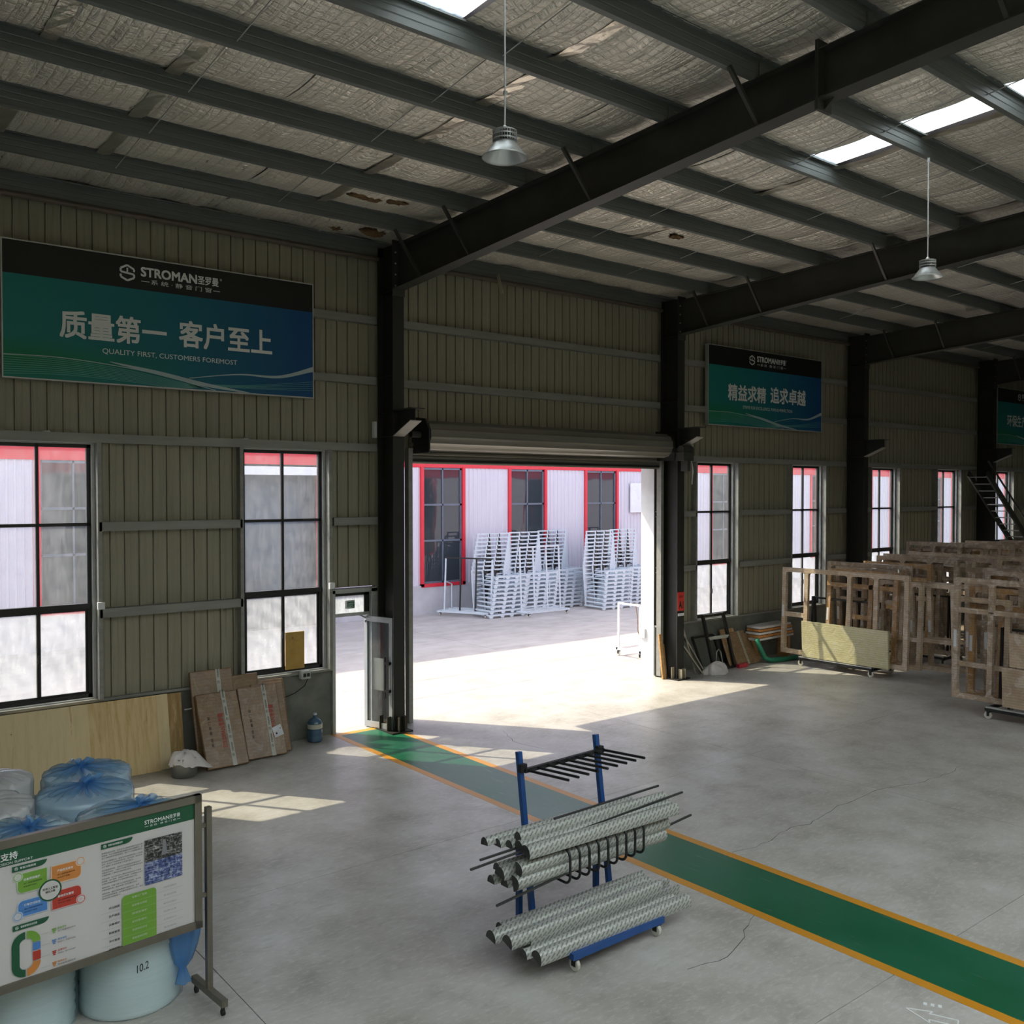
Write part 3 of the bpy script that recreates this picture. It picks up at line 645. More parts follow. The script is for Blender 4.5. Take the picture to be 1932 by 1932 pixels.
for q in range(0, 10):
    for i, cx in enumerate(CX[:-1]):
        for fr in (.36, .67):
            x_ = cx + (CX[i + 1] - cx) * fr; y0, y1 = PY[q], PY[q + 1] if q < len(PY) - 1 else PY[q] - 1.4
            MB().tube([(x_, y0, zp(y0) + .06), (x_ + .03, y1, zp(y1) + .19)], .007, 5).build('sag_rod', M['galv'], ceil)
for a, b in zip([-8] + CX, CX + [48]): MB().tube([(a + .3 if a > 0 else a, 15.08, 8.72), (b - .02, 15.08, 8.72)], .045, 10).build('eave_pipe', M['brown_pipe'], ceil)
MB().bar((11.6, 14.9, 8.8), (11.72, 14.9, 8.42), .09, .01).build('loose_foil_strip', M['foil_tape'], ceil)
tm = mat('torn_glass_wool', '#6b5234', .95, var=.35, scale=14, bump=.8, bscale=30)
for (x_, y, z, a, b, c) in ((7.55, 13.1, 9.10, .36, .12, .04), (8.05, 13.0, 9.10, .22, .1, .04), (8.5, 14.5, 9.02, .26, .14, .08), (7.8, 14.6, 9.02, .14, .1, .06), (13.2, 11.6, 9.12, .16, .12, .03)):
    n = 16; vs = []
    for j in range(7):
        for i in range(n):
            th = 2 * PI * i / n; ph = PI * j / 6; k = random.uniform(.6, 1.2)
            vs.append((x_ + a * k * math.sin(ph) * math.cos(th), y + b * k * math.sin(ph) * math.sin(th), z + c * k * math.cos(ph)))
    MB().add(vs, [(j * n + i, j * n + (i + 1) % n, (j + 1) * n + (i + 1) % n, (j + 1) * n + i) for j in range(6) for i in range(n)]).build('torn_insulation', tm, ceil, True)
# dark end walls and the closed side far to the right
e = MB().box(-8, 48, -8.1, -8, 0, 10.2).build('wall_south', M['panel']); tag(e, kind='structure')
e = MB().box(48, 48.1, -8, 15.4, 0, 9.9).build('wall_east', M['panel']); tag(e, kind='structure')
e = MB().box(-8.1, -8, -8, 15.4, 0, 9.9).build('wall_west', M['panel']); tag(e, kind='structure')

# ------------------------------------------------------------------ the factory building across the yard
FB = thing('factory_building', 'pale ribbed factory building with red trims across the yard', 'building', (20, 28.3, 0))
fw = [18.57 + 4.05 * k for k in range(-1, 11) if k != -1]
FWIN = [5.95] + [18.57 + 4.04 * k for k in range(0, 11)]
DOORS = [(10.0, 14.4)]
opens = sorted([(a, a + 1.76, 1.06, 5.3) for a in FWIN] + [(a, b, 0, 5.2) for a, b in DOORS])
def ribs(x0, x1, z0, z1, mb):
    vs = []; xs = []; x_ = x0
    while x_ < x1 - 1e-4:
        for d, y in ((0, 0), (.11, 0), (.13, -.03), (.17, -.03), (.19, 0)):
            if x_ + d < x1: xs.append((x_ + d, y))
        x_ += .2
    xs.append((x1, 0)); k = len(xs)
    for z in (z0, z1): vs += [(x_, 28.3 + y, z) for x_, y in xs]
    mb.add(vs, [(i, i + 1, k + i + 1, k + i) for i in range(k - 1)])
prev = -30
fc = MB()
for a, b, z0, z1 in opens + [(100, 100, 0, 0)]:
    ribs(prev, a, 1.04, 5.32, fc)
    prev = b
fc.build('ribbed_cladding', M['panel_white'], FB)
up = MB(); ribs(-30, 100, 5.8, 10.6, up); up.build('upper_cladding', M['panel_white'], FB)
MB().box(-30, 100, 28.26, 28.5, 5.32, 5.82).build('red_band', M['red_trim'], FB)
MB().box(-30, 100, 28.0, 40, 10.55, 10.75).build('roof_edge', M['white_metal'], FB)
for a, b in ((-30, 10), (14.4, 22), (22, 30), (30, 100)): MB().box(a, b, 28.22, 28.5, 0, 1.04).build('plinth', M['concrete_light'], FB)
for a in FWIN:
    f = MB(); q = .1
    f.box(a - q, a + .02, 28.2, 28.36, 1.0, 5.34).box(a + 1.74, a + 1.76 + q, 28.2, 28.36, 1.0, 5.34).box(a - q, a + 1.76 + q, 28.2, 28.36, .98, 1.1)
    wf = f.build('window_trim', M['red_trim'], FB)
    g = MB(); al = mat('bluegrey_window_bar', '#5d6877', .4) if 'bluegrey_window_bar' not in bpy.data.materials else bpy.data.materials['bluegrey_window_bar']
    g.box(a + .02, a + .07, 28.28, 28.36, 1.1, 5.32).box(a + 1.66, a + 1.74, 28.28, 28.36, 1.1, 5.32).box(a + .86, a + .91, 28.28, 28.36, 1.1, 5.32)
    for z in (1.1, 2.62, 3.93, 5.24): g.box(a + .02, a + 1.74, 28.28, 28.36, z, z + .07)
    g.build('window_bars', al, wf)
    for x0, x1 in ((a + .07, a + .86), (a + .91, a + 1.66)):
        for z0, z1 in ((1.17, 2.62), (2.69, 3.93), (4.0, 5.24)): MB().box(x0, x1, 28.32, 28.335, z0, z1).build('pane', M['glass_dark'], wf)
MB().box(-30, 100, 28.6, 28.7, 0, 6).build('interior_shade_sheet', M['interior_shade'], FB)  # flat dark sheet standing in for the shade indoors
for a, b in DOORS:
    MB().box(b, b + .16, 28.1, 28.4, 0, 5.6).box(a - .16, a, 28.1, 28.4, 0, 5.6).build('door_trim', M['red_trim'], FB)
    MB().box(a, b, 28.1, 28.6, 4.98, 5.25).build('shutter_box', M['white_metal'], FB)
MB().box(29.2, 30.6, 28.16, 28.2, 3.55, 4.82).build('white_board', M['white_metal'], FB)
for xx in (36.3, 43.4, 50.8, 58.2, 65.5): MB().box(xx - .16, xx + .16, 28.05, 28.2, 0, 5.8).build('downpipe', M['red_trim'], FB)

# ------------------------------------------------------------------ steel trolleys in the yard
def caster(mb_metal, mb_wheel, x, y, z, r=.05):
    mb_metal.box(x - .035, x + .035, y - .03, y + .03, z + r * 1.7, z + r * 2.1); mb_metal.box(x - .03, x - .022, y - .02, y + .03, z + r * .8, z + r * 1.8); mb_metal.box(x + .022, x + .03, y - .02, y + .03, z + r * .8, z + r * 1.8)
    mb_wheel.lathe([(0, -.018), (r * .9, -.018), (r, -.012), (r, .012), (r * .9, .018), (0, .018)], (x, y + .01, z + r), 14, (1, 0, 0))
def add_casters(parent, pts, r=.05, wm='rubber', metal='black_metal'):
    for p in pts:
        a, b = MB(), MB(); caster(a, b, *p, r); c = a.build('caster', M[metal], parent); b.build('wheel', M[wm], c)
def stillage():
    """an L-shaped trolley: low base on four stubby feet with a leaning ladder back"""
    r = thing('stillage', 'x', 'trolley', (0, 0, 0), 'nested pale steel stillages across the yard')
    b = MB(); W, D = 1.5, 1.0
    for y in (0, D): b.box(0, W, y - .03, y + .03, .07, .13)
    for x_ in (0, W / 3, 2 * W / 3, W): b.box(x_ - .03, x_ + .03, 0, D, .08, .13)
    b.build('base_frame', M['pale_steel'], r)
    for x_ in (.04, W * .36, W * .64, W - .04):
        for y in (0, ): MB().prism([(-.09, .075), (-.05, .0), (.05, .0), (.09, .075)], (x_, y - .03, 0), X3, Z3, (0, .06, 0)).build('foot', M['pale_steel'], r)
    for x_ in (.03, W * .345, W * .655, W - .03): MB().bar((x_, D - .03, .12), (x_, D + .12, 1.62), .05, .04, (0, 1, 0)).build('upright', M['pale_steel'], r)
    for x_ in (W * .345 + .045, W * .655 + .045): MB().bar((x_, D - .05, .12), (x_, D + .10, 1.6), .03, .03, (0, 1, 0)).build('rubber_strip', M['black_metal'], r)
    for t in (.35, .7, 1.0): MB().bar((.03, D - .03 + .15 * t, .12 + 1.5 * t - .02), (W - .03, D - .03 + .15 * t, .12 + 1.5 * t - .02), .04, .05).build('crossbar', M['pale_steel'], r)
    return r
st0 = stillage(); first = True
order = ['lowest', 'second', 'third', 'fourth', 'fifth', 'sixth', 'seventh', 'eighth', 'ninth', 'topmost']
STK = [(19.7, 25.75, 'leftmost nested stack, behind the tilted trolley', 10), (21.4, 26.0, 'second nested stack from the left, behind the upright trolley', 10), (23.25, 26.5, 'third nested stack, half hidden at the back', 10), (24.45, 25.0, 'nested stack nearest the white door jamb', 10), (26.35, 25.6, 'last nested stack beside the door jamb', 10)]
for (sx, sy, where, nn_) in STK:
    for k in range(nn_):
        o = st0 if first else copy_tree(st0); first = False
        o.location = (sx + .07 * k, sy - .0 + .055 * k, .005 + .142 * k); o['label'] = 'pale steel stillage, %s in the %s' % (order[k], where)
def yard_cart(label, loc, rz, backh, nup, black=False):
    r = thing('yard_trolley', label, 'trolley', (0, 0, 0)); W, D = 1.95, 1.15; m = M['pale_steel']
    b = MB()
    for y in (0, D): b.box(0, W, y - .025, y + .025, .14, .19)
    for x_ in (0, W): b.box(x_ - .025, x_ + .025, 0, D, .14, .19)
    b.build('base_frame', m, r)
    for k in range(1, 4): MB().box(.02, W - .02, D * k / 4 - .02, D * k / 4 + .02, .15, .19).build('floor_bar', m, r)
    add_casters(r, [(.08, .06, 0), (W - .08, .06, 0), (.08, D - .06, 0), (W - .08, D - .06, 0)], .06)
    y = .45
    for k in range(nup):
        x_ = .05 + (W - .1) * k / (nup - 1); MB().bar((x_, y, .17), (x_, y + .12, backh), .05, .04, (0, 1, 0)).build('upright', M['black_metal'] if black and k in (1, 2) else m, r)
    MB().bar((.03, y + .12, backh), (W - .03, y + .12, backh), .05, .05).build('top_bar', M['black_metal'] if black else m, r)
    for x_ in (.02, W - .02):
        MB().bar((x_, D - .05, .17), (x_, D - .05, 1.05), .04, .04).build('end_post', m, r); MB().bar((x_, D - .05, 1.05), (x_, y + .1, 1.2), .035, .035).build('brace', m, r)
    r.location = loc; r.rotation_euler = (0, 0, rz); return r
yard_cart('pale trolley with a black-edged tilted rail frame beside the red window', (18.75, 27.6, 0), R(-62), 2.05, 4, True)
yard_cart('pale upright trolley standing in front of the second nested stack', (20.95, 25.15, 0), 0, 2.45, 4)
t = thing('white_trolley', 'white trolley with a tied brown rope just outside the doorway', 'trolley', (18.2, 17.4, 0))
b = MB().box(17.95, 19.6, 16.95, 17.0, .16, .22).box(17.95, 19.6, 17.8, 17.85, .16, .22).box(17.95, 18.0, 16.95, 17.85, .16, .22).box(19.55, 19.6, 16.95, 17.85, .16, .22); b.build('base_frame', M['white_metal'], t)
add_casters(t, [(18.0, 17.0, 0), (19.5, 17.0, 0), (18.0, 17.8, 0), (19.5, 17.8, 0)], .065)
for a, z in (((18.0, 17.0), 1.42), ((18.0, 17.8), 1.42), ((18.55, 17.4), 2.42), ((19.5, 17.4), 2.42)): MB().bar((a[0], a[1], .2), (a[0], a[1], z), .05, .05).build('post', M['white_metal'], t)
MB().bar((18.0, 17.0, 1.42), (18.0, 17.8, 1.42), .05, .05).build('end_rail', M['white_metal'], t); MB().bar((18.53, 17.4, 2.42), (19.52, 17.4, 2.42), .05, .06).build('top_rail', M['white_metal'], t)
o = MB().tube([(18.0, 16.97, 1.45), (17.97, 16.93, 1.1), (17.93, 16.92, .75), (17.95, 16.93, .5)], .014, 6).tube([(18.02, 17.2, 1.46), (18.15, 17.25, 1.1), (18.22, 17.3, .7), (18.45, 17.36, .3)], .012, 6).build('rope', M['rope']); tag(o, 'brown rope dangling from the white trolley outside the doorway', 'rope')

# ------------------------------------------------------------------ banners
def logo(parent, x, y, z, u, v, h, m, name='emblem'):
    """hexagonal S emblem; lower left corner (x,y,z), height h"""
    o = Vector((x, y, z)); w_ = h * .87; s = MB(); t = .17
    def P(a, b): return o + u * (a * w_) + v * (b * h)
    def band(pts, th):
        for a, b in zip(pts, pts[1:]):
            d = Vector(((b[0] - a[0]) * w_, (b[1] - a[1]) * h)); L_ = d.length; nx, ny = -d.y / L_ * th * h / 2, d.x / L_ * th * h / 2
            s.quad(P(a[0] + nx / w_, a[1] + ny / h), P(b[0] + nx / w_, b[1] + ny / h), P(b[0] - nx / w_, b[1] - ny / h), P(a[0] - nx / w_, a[1] - ny / h))
    band([(.93, .58), (.93, .73), (.5, .93), (.08, .73), (.08, .53), (.93, .44), (.93, .24), (.5, .06), (.08, .24), (.08, .40)], .11)
    band([(.5, .78), (.5, .55)], .09)
    return s.build(name, m, parent)
def banner(label, x0, x1, z0, z1, cn, en):
    yf = 15.05; t = thing('banner_sign', label, 'banner', ((x0 + x1) / 2, 15.1, z0)); W, H = x1 - x0, z1 - z0
    MB().box(x0, x1, yf, yf + .09, z0, z0 + H * .757).build('print_panel', M['banner'], t)
    MB().box(x0, x1, yf, yf + .09, z0 + H * .757, z1).build('black_header', M['banner_black'], t)
    e = .018; f = MB().box(x0 - e, x0, yf - .004, yf + .1, z0 - e, z1 + e).box(x1, x1 + e, yf - .004, yf + .1, z0 - e, z1 + e).box(x0, x1, yf - .004, yf + .1, z0 - e, z0).box(x0, x1, yf - .004, yf + .1, z1, z1 + e)
    f.build('edge_trim', M['galv'], t)
    def P(a, b, d=.004): return Vector((x0 + a * W, yf - d, z0 + b * H))
    def tx(s, a0, a1, b0, b1, bold=0.): s and text(s, t, M['white_print'], P(a0, b0), X3, Z3, (a1 - a0) * W, (b1 - b0) * H, bold)
    p = P(.331, .808); logo(t, p.x, p.y, p.z, X3, Z3, .137 * H, M['white_print'])
    tx('STROMAN', .398, .578, .866, .936, .03); tx('圣罗曼', .582, .652, .866, .932, .02); tx('®', .657, .664, .915, .935)
    tx('系 统 · 静 音 门 窗', .429, .628, .808, .846)
    for a, b in ((.398, .424), (.634, .657)): s = MB(); s.quad(P(a, .824), P(b, .824), P(b, .829), P(a, .829)); s.build('rule', M['white_print'], t)
    tx(cn[0], .156, .476, .325, .53, .022); tx(cn[1], .519, .842, .34, .55, .022); tx(en, .278, .716, .222, .268)
    def sw(pts, th, m, d):
        s = MB(); n = 36; q = []
        for i in range(n + 1):
            f_ = i / n; k = f_ * (len(pts) - 1); j = min(int(k), len(pts) - 2); f2 = k - j; f2s = f2
            p0, p1, p2, p3 = pts[max(j - 1, 0)], pts[j], pts[j + 1], pts[min(j + 2, len(pts) - 1)]
            cr = lambda a, b, c, e_: .5 * (2 * b + (c - a) * f2s + (2 * a - 5 * b + 4 * c - e_) * f2s ** 2 + (3 * b - a - 3 * c + e_) * f2s ** 3)
            q.append((cr(p0[0], p1[0], p2[0], p3[0]), max(0.003, cr(p0[1], p1[1], p2[1], p3[1])), th(f_)))
        for a, b in zip(q, q[1:]): s.quad(P(a[0], a[1], d), P(b[0], b[1], d), P(b[0], max(0, b[1] - b[2]), d), P(a[0], max(0, a[1] - a[2]), d))
        s.build('printed_wave', m, t)
    for k in range(9): sw([(0, .16 - .017 * k), (.17, .155 - .014 * k), (.35, .115 - .011 * k), (.5, .06 - .007 * k), (.6, .02)], lambda f: .0035, M['swoosh_fine'], .0025)
    for k in range(5): sw([(.55, .03 + .004 * k), (.75, .04 + .006 * k), (1, .06 + .02 * k)], lambda f: .003, M['swoosh_fine'], .0025)
    sw([(0, .165), (.166, .17), (.369, .13), (.504, .075), (.64, .005)], lambda f: .006, M['swoosh'], .003)
    sw([(.3, .17), (.45, .125), (.6, .06), (.76, .004)], lambda f: .004 + .03 * math.sin(PI * f), M['swoosh'], .0032)
    sw([(.55, .09), (.72, .155), (.87, .17), (1, .272)], lambda f: .006 + .04 * f * f, M['swoosh'], .0034)
    return t
banner('large teal banner above the two left windows reading quality first', 2.715, 7.585, 6.083, 8.056, ('质量第一', '客户至上'), 'QUALITY FIRST, CUSTOMERS FOREMOST')
banner('teal banner right of the wide doorway reading strive for excellence', 18.36, 23.26, 6.12, 8.09, ('精益求精', '追求卓越'), 'STRIVE FOR EXCELLENCE, PURSUE PERFECTION')
banner('far teal banner cut by the right picture edge, beyond the stair', 34.2, 39.1, 6.16, 8.13, ('环保生产', ''), '')

# ------------------------------------------------------------------ high-bay lamps
def lamp(label, p, top):
    t = thing('highbay_lamp', label, 'lamp', p); x_, y, z = p
    prof = [(.205, 0), (.212, .006), (.205, .014), (.195, .02), (.15, .075), (.105, .135), (.09, .15), (.085, .147), (.1, .13), (.145, .07), (.19, .016)]
    MB().lathe(prof, p, 36).build('reflector', M['lamp_alu'], t, True)
    MB().lathe([(0, .13), (.085, .13), (.085, .15), (.06, .16), (.06, .22), (0, .22)], p, 16).build('light_engine', mat('lamp_core', '#3b3d3b', .5), t)
    for k in range(28):
        a = 2 * PI * k / 28; c, s_ = math.cos(a), math.sin(a)
        MB().bar((x_ + .06 * c, y + .06 * s_, z + .195), (x_ + .112 * c, y + .112 * s_, z + .195), .004, .1).build('cooling_fin', M['lamp_alu'], t)
    for zz in (.16, .2, .235): MB().lathe([(.1, zz), (.112, zz), (.112, zz + .012), (.1, zz + .012), (.1, zz)], p, 28).build('fin_ring', M['lamp_alu'], t)
    MB().lathe([(0, .245), (.07, .245), (.07, .25), (.03, .27), (.012, .30), (0, .3)], p, 16).build('cap', M['lamp_alu'], t)
    MB().tube([(x_, y, z + .29), (x_ + .004, y, z + .6), (x_ - .002, y, top)], .008, 6).build('hanging_rod', M['white_metal'], t)
    MB().box(x_ - .01, x_ + .025, y - .01, y + .01, z + .58, z + .61).build('clamp', M['galv'], t); MB().lathe([(0, 0), (.02, 0), (.02, .06), (0, .06)], (x_, y, top - .06), 8).build('hook', M['white_metal'], t)
lamp('silver bell lamp hanging in front of the nearest rafter', (5.30, 6.70, 7.44), 9.158)
lamp('smaller-looking far bell lamp hanging over the right-hand trolleys', (12.98, 6.70, 7.46), 9.158)

# ------------------------------------------------------------------ profile rack on wheels
rk = thing('profile_rack', 'blue A-frame rack on casters with black arms, holding film-wrapped profiles', 'rack', (6.3, 6.7, 0)); XL, XR = 5.78, 6.83; BP = M['blue_paint']
MB().box(XL - .09, XR + .08, 6.19, 6.25, .14, .20).build('base_rail', BP, rk); MB().box(XL - .09, XR + .08, 7.05, 7.11, .12, .18).build('base_rail', BP, rk)
for x_ in (XL, XR): MB().box(x_ - .03, x_ + .03, 6.2, 7.1, .13, .19).build('side_rail', BP, rk)
for x_ in (XL, XR):
    MB().bar((x_, 7.085, .13), (x_, 7.085, .95), .05, .05, (0, 1, 0)).build('rear_post', BP, rk)
    MB().bar((x_ + .015, 6.88, .15), (x_ + .015, 7.11, 1.84), .05, .05, (0, 1, 0)).build('leaning_post', BP, rk)
    for z in (1.02, 1.68): MB().box(x_ - .025, x_ + .055, 6.94 + (z - 1.02) * .13, 6.99 + (z - 1.02) * .13, z - .03, z + .05).build('bracket', M['black_metal'], rk)
bb = MB().bar((XL + .02, 7.03, 1.665), (XR + .05, 7.03, 1.69), .04, .04).build('arm_bar', M['black_metal'], rk)
for k in range(9):
    x_ = XL + .06 + (XR - XL - .02) * k / 8; z = 1.665 + .025 * k / 8
    MB().tube([(x_, 7.02, z), (x_ + .003, 6.43, z + .045)], .014, 8).build('arm', M['black_metal'], rk)
for z in (1.0, .72): MB().bar((XL - .02, 6.96, z), (XR + .02, 6.96, z), .04, .04).build('arm_bar', M['black_metal'], rk)
for k in range(9):
    x_ = 5.86 + 1.0 * k / 8; z1, z0 = 1.04 + .045 * k / 8, .72 + .045 * k / 8
    pts = [(x_, 6.95, z1 - .03)] + [(x_, 6.50 - .075 * math.sin(a), z1 - .075 + .075 * math.cos(a)) for a in [R(15 * q) for q in range(7)]] + [(x_, 6.50 - .075 * math.cos(a), z0 + .075 - .075 * math.sin(a)) for a in [R(15 * q) for q in range(7)]] + [(x_, 6.95, z0)]
    MB().tube(pts, .013, 8).build('hoop_arm', M['black_metal'], rk)
add_casters(rk, [(XL - .02, 6.24, .01), (XR + .02, 6.24, .01), (XL - .02, 7.06, .01), (XR + .02, 7.06, .01)], .062, 'rubber')
def profile_mesh(L_, w_, h, quarter=False):
    n = 12; sec = []
    if quarter: sec = [(-w_ / 2, 0), (w_ / 2, 0)] + [(w_ / 2 - w_ * (1 - math.cos(a)), h * math.sin(a)) for a in [PI / 2 * k / n for k in range(1, n + 1)]] 
    else: sec = [(w_ / 2 * math.cos(a), h * math.sin(a)) for a in [PI * k / n for k in range(n + 1)]]
    m = len(sec); vs = [(s_ * L_ / 2, y, z) for s_ in (-1, 1) for y, z in sec]
    fs = [(i, (i + 1) % m, m + (i + 1) % m, m + i) for i in range(m)] + [tuple(range(m - 1, -1, -1)), tuple(range(m, 2 * m))]
    me = bpy.data.meshes.new('profile'); me.from_pydata(vs, [], fs); me.materials.append(M['film']); me.materials.append(M['film_dark'])
    uv = me.uv_layers.new(name='UVMap'); arc = [0]
    for a, b in zip(sec, sec[1:] + sec[:1]): arc.append(arc[-1] + math.dist(a, b))
    for p in me.polygons:
        if len(p.vertices) > 4: p.material_index = 1
        for li in p.loop_indices:
            v = me.loops[li].vertex_index; uv.data[li].uv = (vs[v][0], arc[v % m] if not (p.index == m - 1 and v % m == 0) else arc[m])
    return me
pm = {'half': profile_mesh(1.98, .15, .095), 'slim': profile_mesh(1.95, .11, .075), 'quarter': profile_mesh(2.0, .13, .10, True)}
def profile(kind, x_, y, z, tilt, rz, label, group):
    o = link('film_profile', pm[kind]); o.location = (x_, y, z); o.rotation_euler = Euler((R(tilt), 0, R(rz)), 'XYZ'); tag(o, label, 'profile', group)
G1, G2, G3 = 'film-wrapped profiles on the upper arms', 'film-wrapped profiles inside the hoops', 'film-wrapped profiles on the rack base'
for i, (k, x_, y, z, ti, rz, wh) in enumerate([('half', 6.38, 6.50, 1.085, 16, -1.5, 'frontmost on the upper arms'), ('half', 6.40, 6.62, 1.085, 4, -1.2, 'second from the front on the upper arms'), ('slim', 6.36, 6.735, 1.085, 0, -.8, 'third from the front on the upper arms'), ('slim', 6.30, 6.84, 1.085, 0, -.5, 'fourth from the front on the upper arms'), ('slim', 6.20, 6.92, 1.10, -6, 0, 'rearmost on the upper arms'), ('slim', 6.42, 6.67, 1.165, 0, -1.5, 'lying on top of the upper-arm row')]):
    profile(k, x_, y, z, ti, rz, 'grey film-wrapped rounded profile, ' + wh, G1)
for i, (k, x_, y, z, ti, rz, wh) in enumerate([('half', 6.28, 6.575, .835, 78, -.3, 'low front inside the hoops'), ('half', 6.32, 6.575, .95, 82, -.4, 'upper front inside the hoops'), ('slim', 6.25, 6.68, .775, 0, 0, 'bottom middle inside the hoops'), ('half', 6.22, 6.69, .87, 10, -.4, 'centre of the bundle inside the hoops'), ('slim', 6.2, 6.82, .775, 0, 0, 'rear bottom inside the hoops'), ('slim', 6.26, 6.81, .88, 0, 0, 'rear top inside the hoops')]):
    profile(k, x_, y, z, ti, rz, 'grey film-wrapped rounded profile, ' + wh, G2)
for i, (k, x_, y, z, ti, rz, wh) in enumerate([('half', 6.34, 6.30, .205, 22, -1.2, 'frontmost on the base'), ('slim', 6.27, 6.41, .205, 0, -1.2, 'second from the front on the base'), ('half', 6.20, 6.55, .295, 18, -.8, 'raised in the middle of the base pile'), ('quarter', 6.42, 6.52, .2, 0, -1, 'under the raised middle one on the base'), ('half', 6.14, 6.72, .295, 10, -.5, 'raised behind the middle of the base pile'), ('quarter', 6.45, 6.68, .2, 0, -.6, 'dark-ended, low on the base'), ('slim', 6.40, 6.83, .2, 0, 0, 'low rear one on the base'), ('slim', 6.33, 6.86, .28, 0, 0, 'topmost rear one on the base'), ('slim', 6.40, 6.95, .2, 0, 0, 'rearmost on the base')]):
    profile(k, x_, y, z, ti, rz, 'grey film-wrapped rounded profile, ' + wh, G3)
for p, q, wh in (((4.98, 6.66, 1.10), (7.05, 6.70, 1.12), 'thin black bar poking out left among the upper profiles'), ((4.80, 6.56, 1.09), (7.62, 6.58, 1.20), 'thin grey bar poking out left below the black one'), ((5.02, 6.47, .74), (7.75, 6.57, .93), 'long dark bar along the foot of the hoops'), ((5.9, 6.7, 1.26), (7.42, 6.74, 1.27), 'thin bar lying on the upper profiles')):
    o = MB().bar(p, q, .018, .018).build('thin_bar', M['film_dark']); tag(o, wh, 'bar')

# ------------------------------------------------------------------ information board on wheels
bd = thing('information_board', 'steel-framed information board on a wheeled stand in the near left corner', 'notice board', (2.94, 7.83, 0))
BU = Vector((.9962, .0872, 0)); BN = Vector((.0872, -.9962, 0)); B0 = Vector((2.88, 7.82, 0))
def BP_(u, z, d=0): return B0 + BU * u + BN * d + Z3 * z
def bq(pts, m, name, d=.002):
    s = MB(); s.add([BP_(a, b, d) for a, b in pts], [tuple(range(len(pts)))]); return s.build(name, m, bd)
BW = 2.3
def brect(u0, u1, z0, z1, m, name, d=.002): return bq([(u0, z0), (u1, z0), (u1, z1), (u0, z1)], m, name, d)
MB().obox(BP_(-BW / 2, 1.26, -.02), BU * (BW / 2 - .03), BN * .012, Z3 * .54).build('backing_panel', flat('board_white', '#c6c4c3', .4), bd)
for c, a, z in ((BP_(-BW / 2, 1.80, -.015), BU * BW / 2, Z3 * .031), (BP_(-BW / 2, .72, -.015), BU * BW / 2, Z3 * .031), (BP_(-.031, 1.26, -.015), BU * .031, Z3 * .571), (BP_(-BW + .031, 1.26, -.015), BU * .031, Z3 * .571)):
    MB().obox(c, a, BN * .026, z).build('frame_bar', M['stainless'], bd)
pgreen = flat('board_green', '#155437', .35); brect(-BW + .06, -.062, 1.632, 1.77, pgreen, 'green_header', -.005)
for u in (.06, -BW - .06):
    po = MB().obox(BP_(u, .90, 0), BU * .024, BN * .024, Z3 * .81).build('post', M['stainless'], bd)
    for z in (1.56, .96): MB().obox(BP_(u - (.03 if u > 0 else -.03), z, 0), BU * .03, BN * .012, Z3 * .018).build('hinge_stub', M['stainless'], po)
    MB().obox(BP_(u, .115, .0), BU * .026, BN * .29, Z3 * .03).build('foot', M['stainless'], bd)
    for d in (.25, -.25):
        c = BP_(u, 0, d); s = MB(); s.lathe([(0, -.012), (.027, -.012), (.027, .012), (0, .012)], c + Z3 * .027, 12, tuple(BU)); wq = s.build('caster', M['rubber_dark'], bd)
        MB().lathe([(0, 0), (.018, 0), (.018, .05), (0, .05)], c + Z3 * .038, 8).build('stem', M['black_metal'], wq)
WP, INK = M['white_print'], M['ink']
def bt(s, u0, z0, wd, ht, m, bold=0., name='lettering'): return text(s, bd, m, BP_(u0, z0, .0035), BU, Z3, wd, ht, bold, name)
bt('智能决策支持', -1.80, 1.676, .36, .058, WP, .015); bt('INTELLIGENT DECISION SUPPORT', -1.80, 1.645, .465, .018, WP)
bt('STROMAN', -.488, 1.69, .205, .032, WP, .012); bt('圣罗曼', -.28, 1.69, .092, .032, WP, .008); bt('系 统 · 静 音 门 窗', -.445, 1.664, .22, .016, WP)
for a, b in ((-.488, -.455), (-.215, -.186)): brect(a, b, 1.67, 1.6725, WP, 'rule', .0035)
def tabhead(u0, z0, wd, s):
    n = 6; pts = [(u0, z0), (u0 + wd * .78, z0)] + [(u0 + wd * .78 + wd * .22 * math.sin(R(15 * k)), z0 + .042 * (1 - math.cos(R(15 * k)))) for k in range(1, n + 1)] + [(u0, z0 + .042)]
    bq(pts, pgreen, 'heading_tab', .002); logo(bd, *BP_(u0 + .018, z0 + .008, .0034), BU, Z3, .026, WP); bt(s, u0 + .055, z0 + .014, wd * .45, .016, WP, .01)
tabhead(-1.48, 1.575, .245, '智能决策系统'); tabhead(-1.48, 1.130, .255, '智能管理的投资回报'); tabhead(-.835, 1.575, .25, '智慧升级的管理方式')
def rr(u0, u1, z0, z1, corner, m, name, d, r=.05):
    def c(cx, cz, a0): return [(cx + r * math.cos(R(a0 + 15 * k)), cz + r * math.sin(R(a0 + 15 * k))) for k in range(7)]
    pts = []
    pts += c(u0 + r, z0 + r, 180) if 'bl' in corner else [(u0, z0)]
    pts += c(u1 - r, z0 + r, 270) if 'br' in corner else [(u1, z0)]
    pts += c(u1 - r, z1 - r, 0) if 'tr' in corner else [(u1, z1)]
    pts += c(u0 + r, z1 - r, 90) if 'tl' in corner else [(u0, z1)]
    bq(pts, m, name, d)
def disc(u, z, r, m, name, d): bq([(u + r * math.cos(2 * PI * k / 28), z + r * math.sin(2 * PI * k / 28)) for k in range(28)], m, name, d)
BG, BO, BR, BB = flat('card_green', '#6fa03a', .4), flat('card_orange', '#c8813f', .4), flat('card_red', '#b23a2c', .4), flat('card_blue', '#4a7fc0', .4)
wh = bpy.data.materials['board_white']
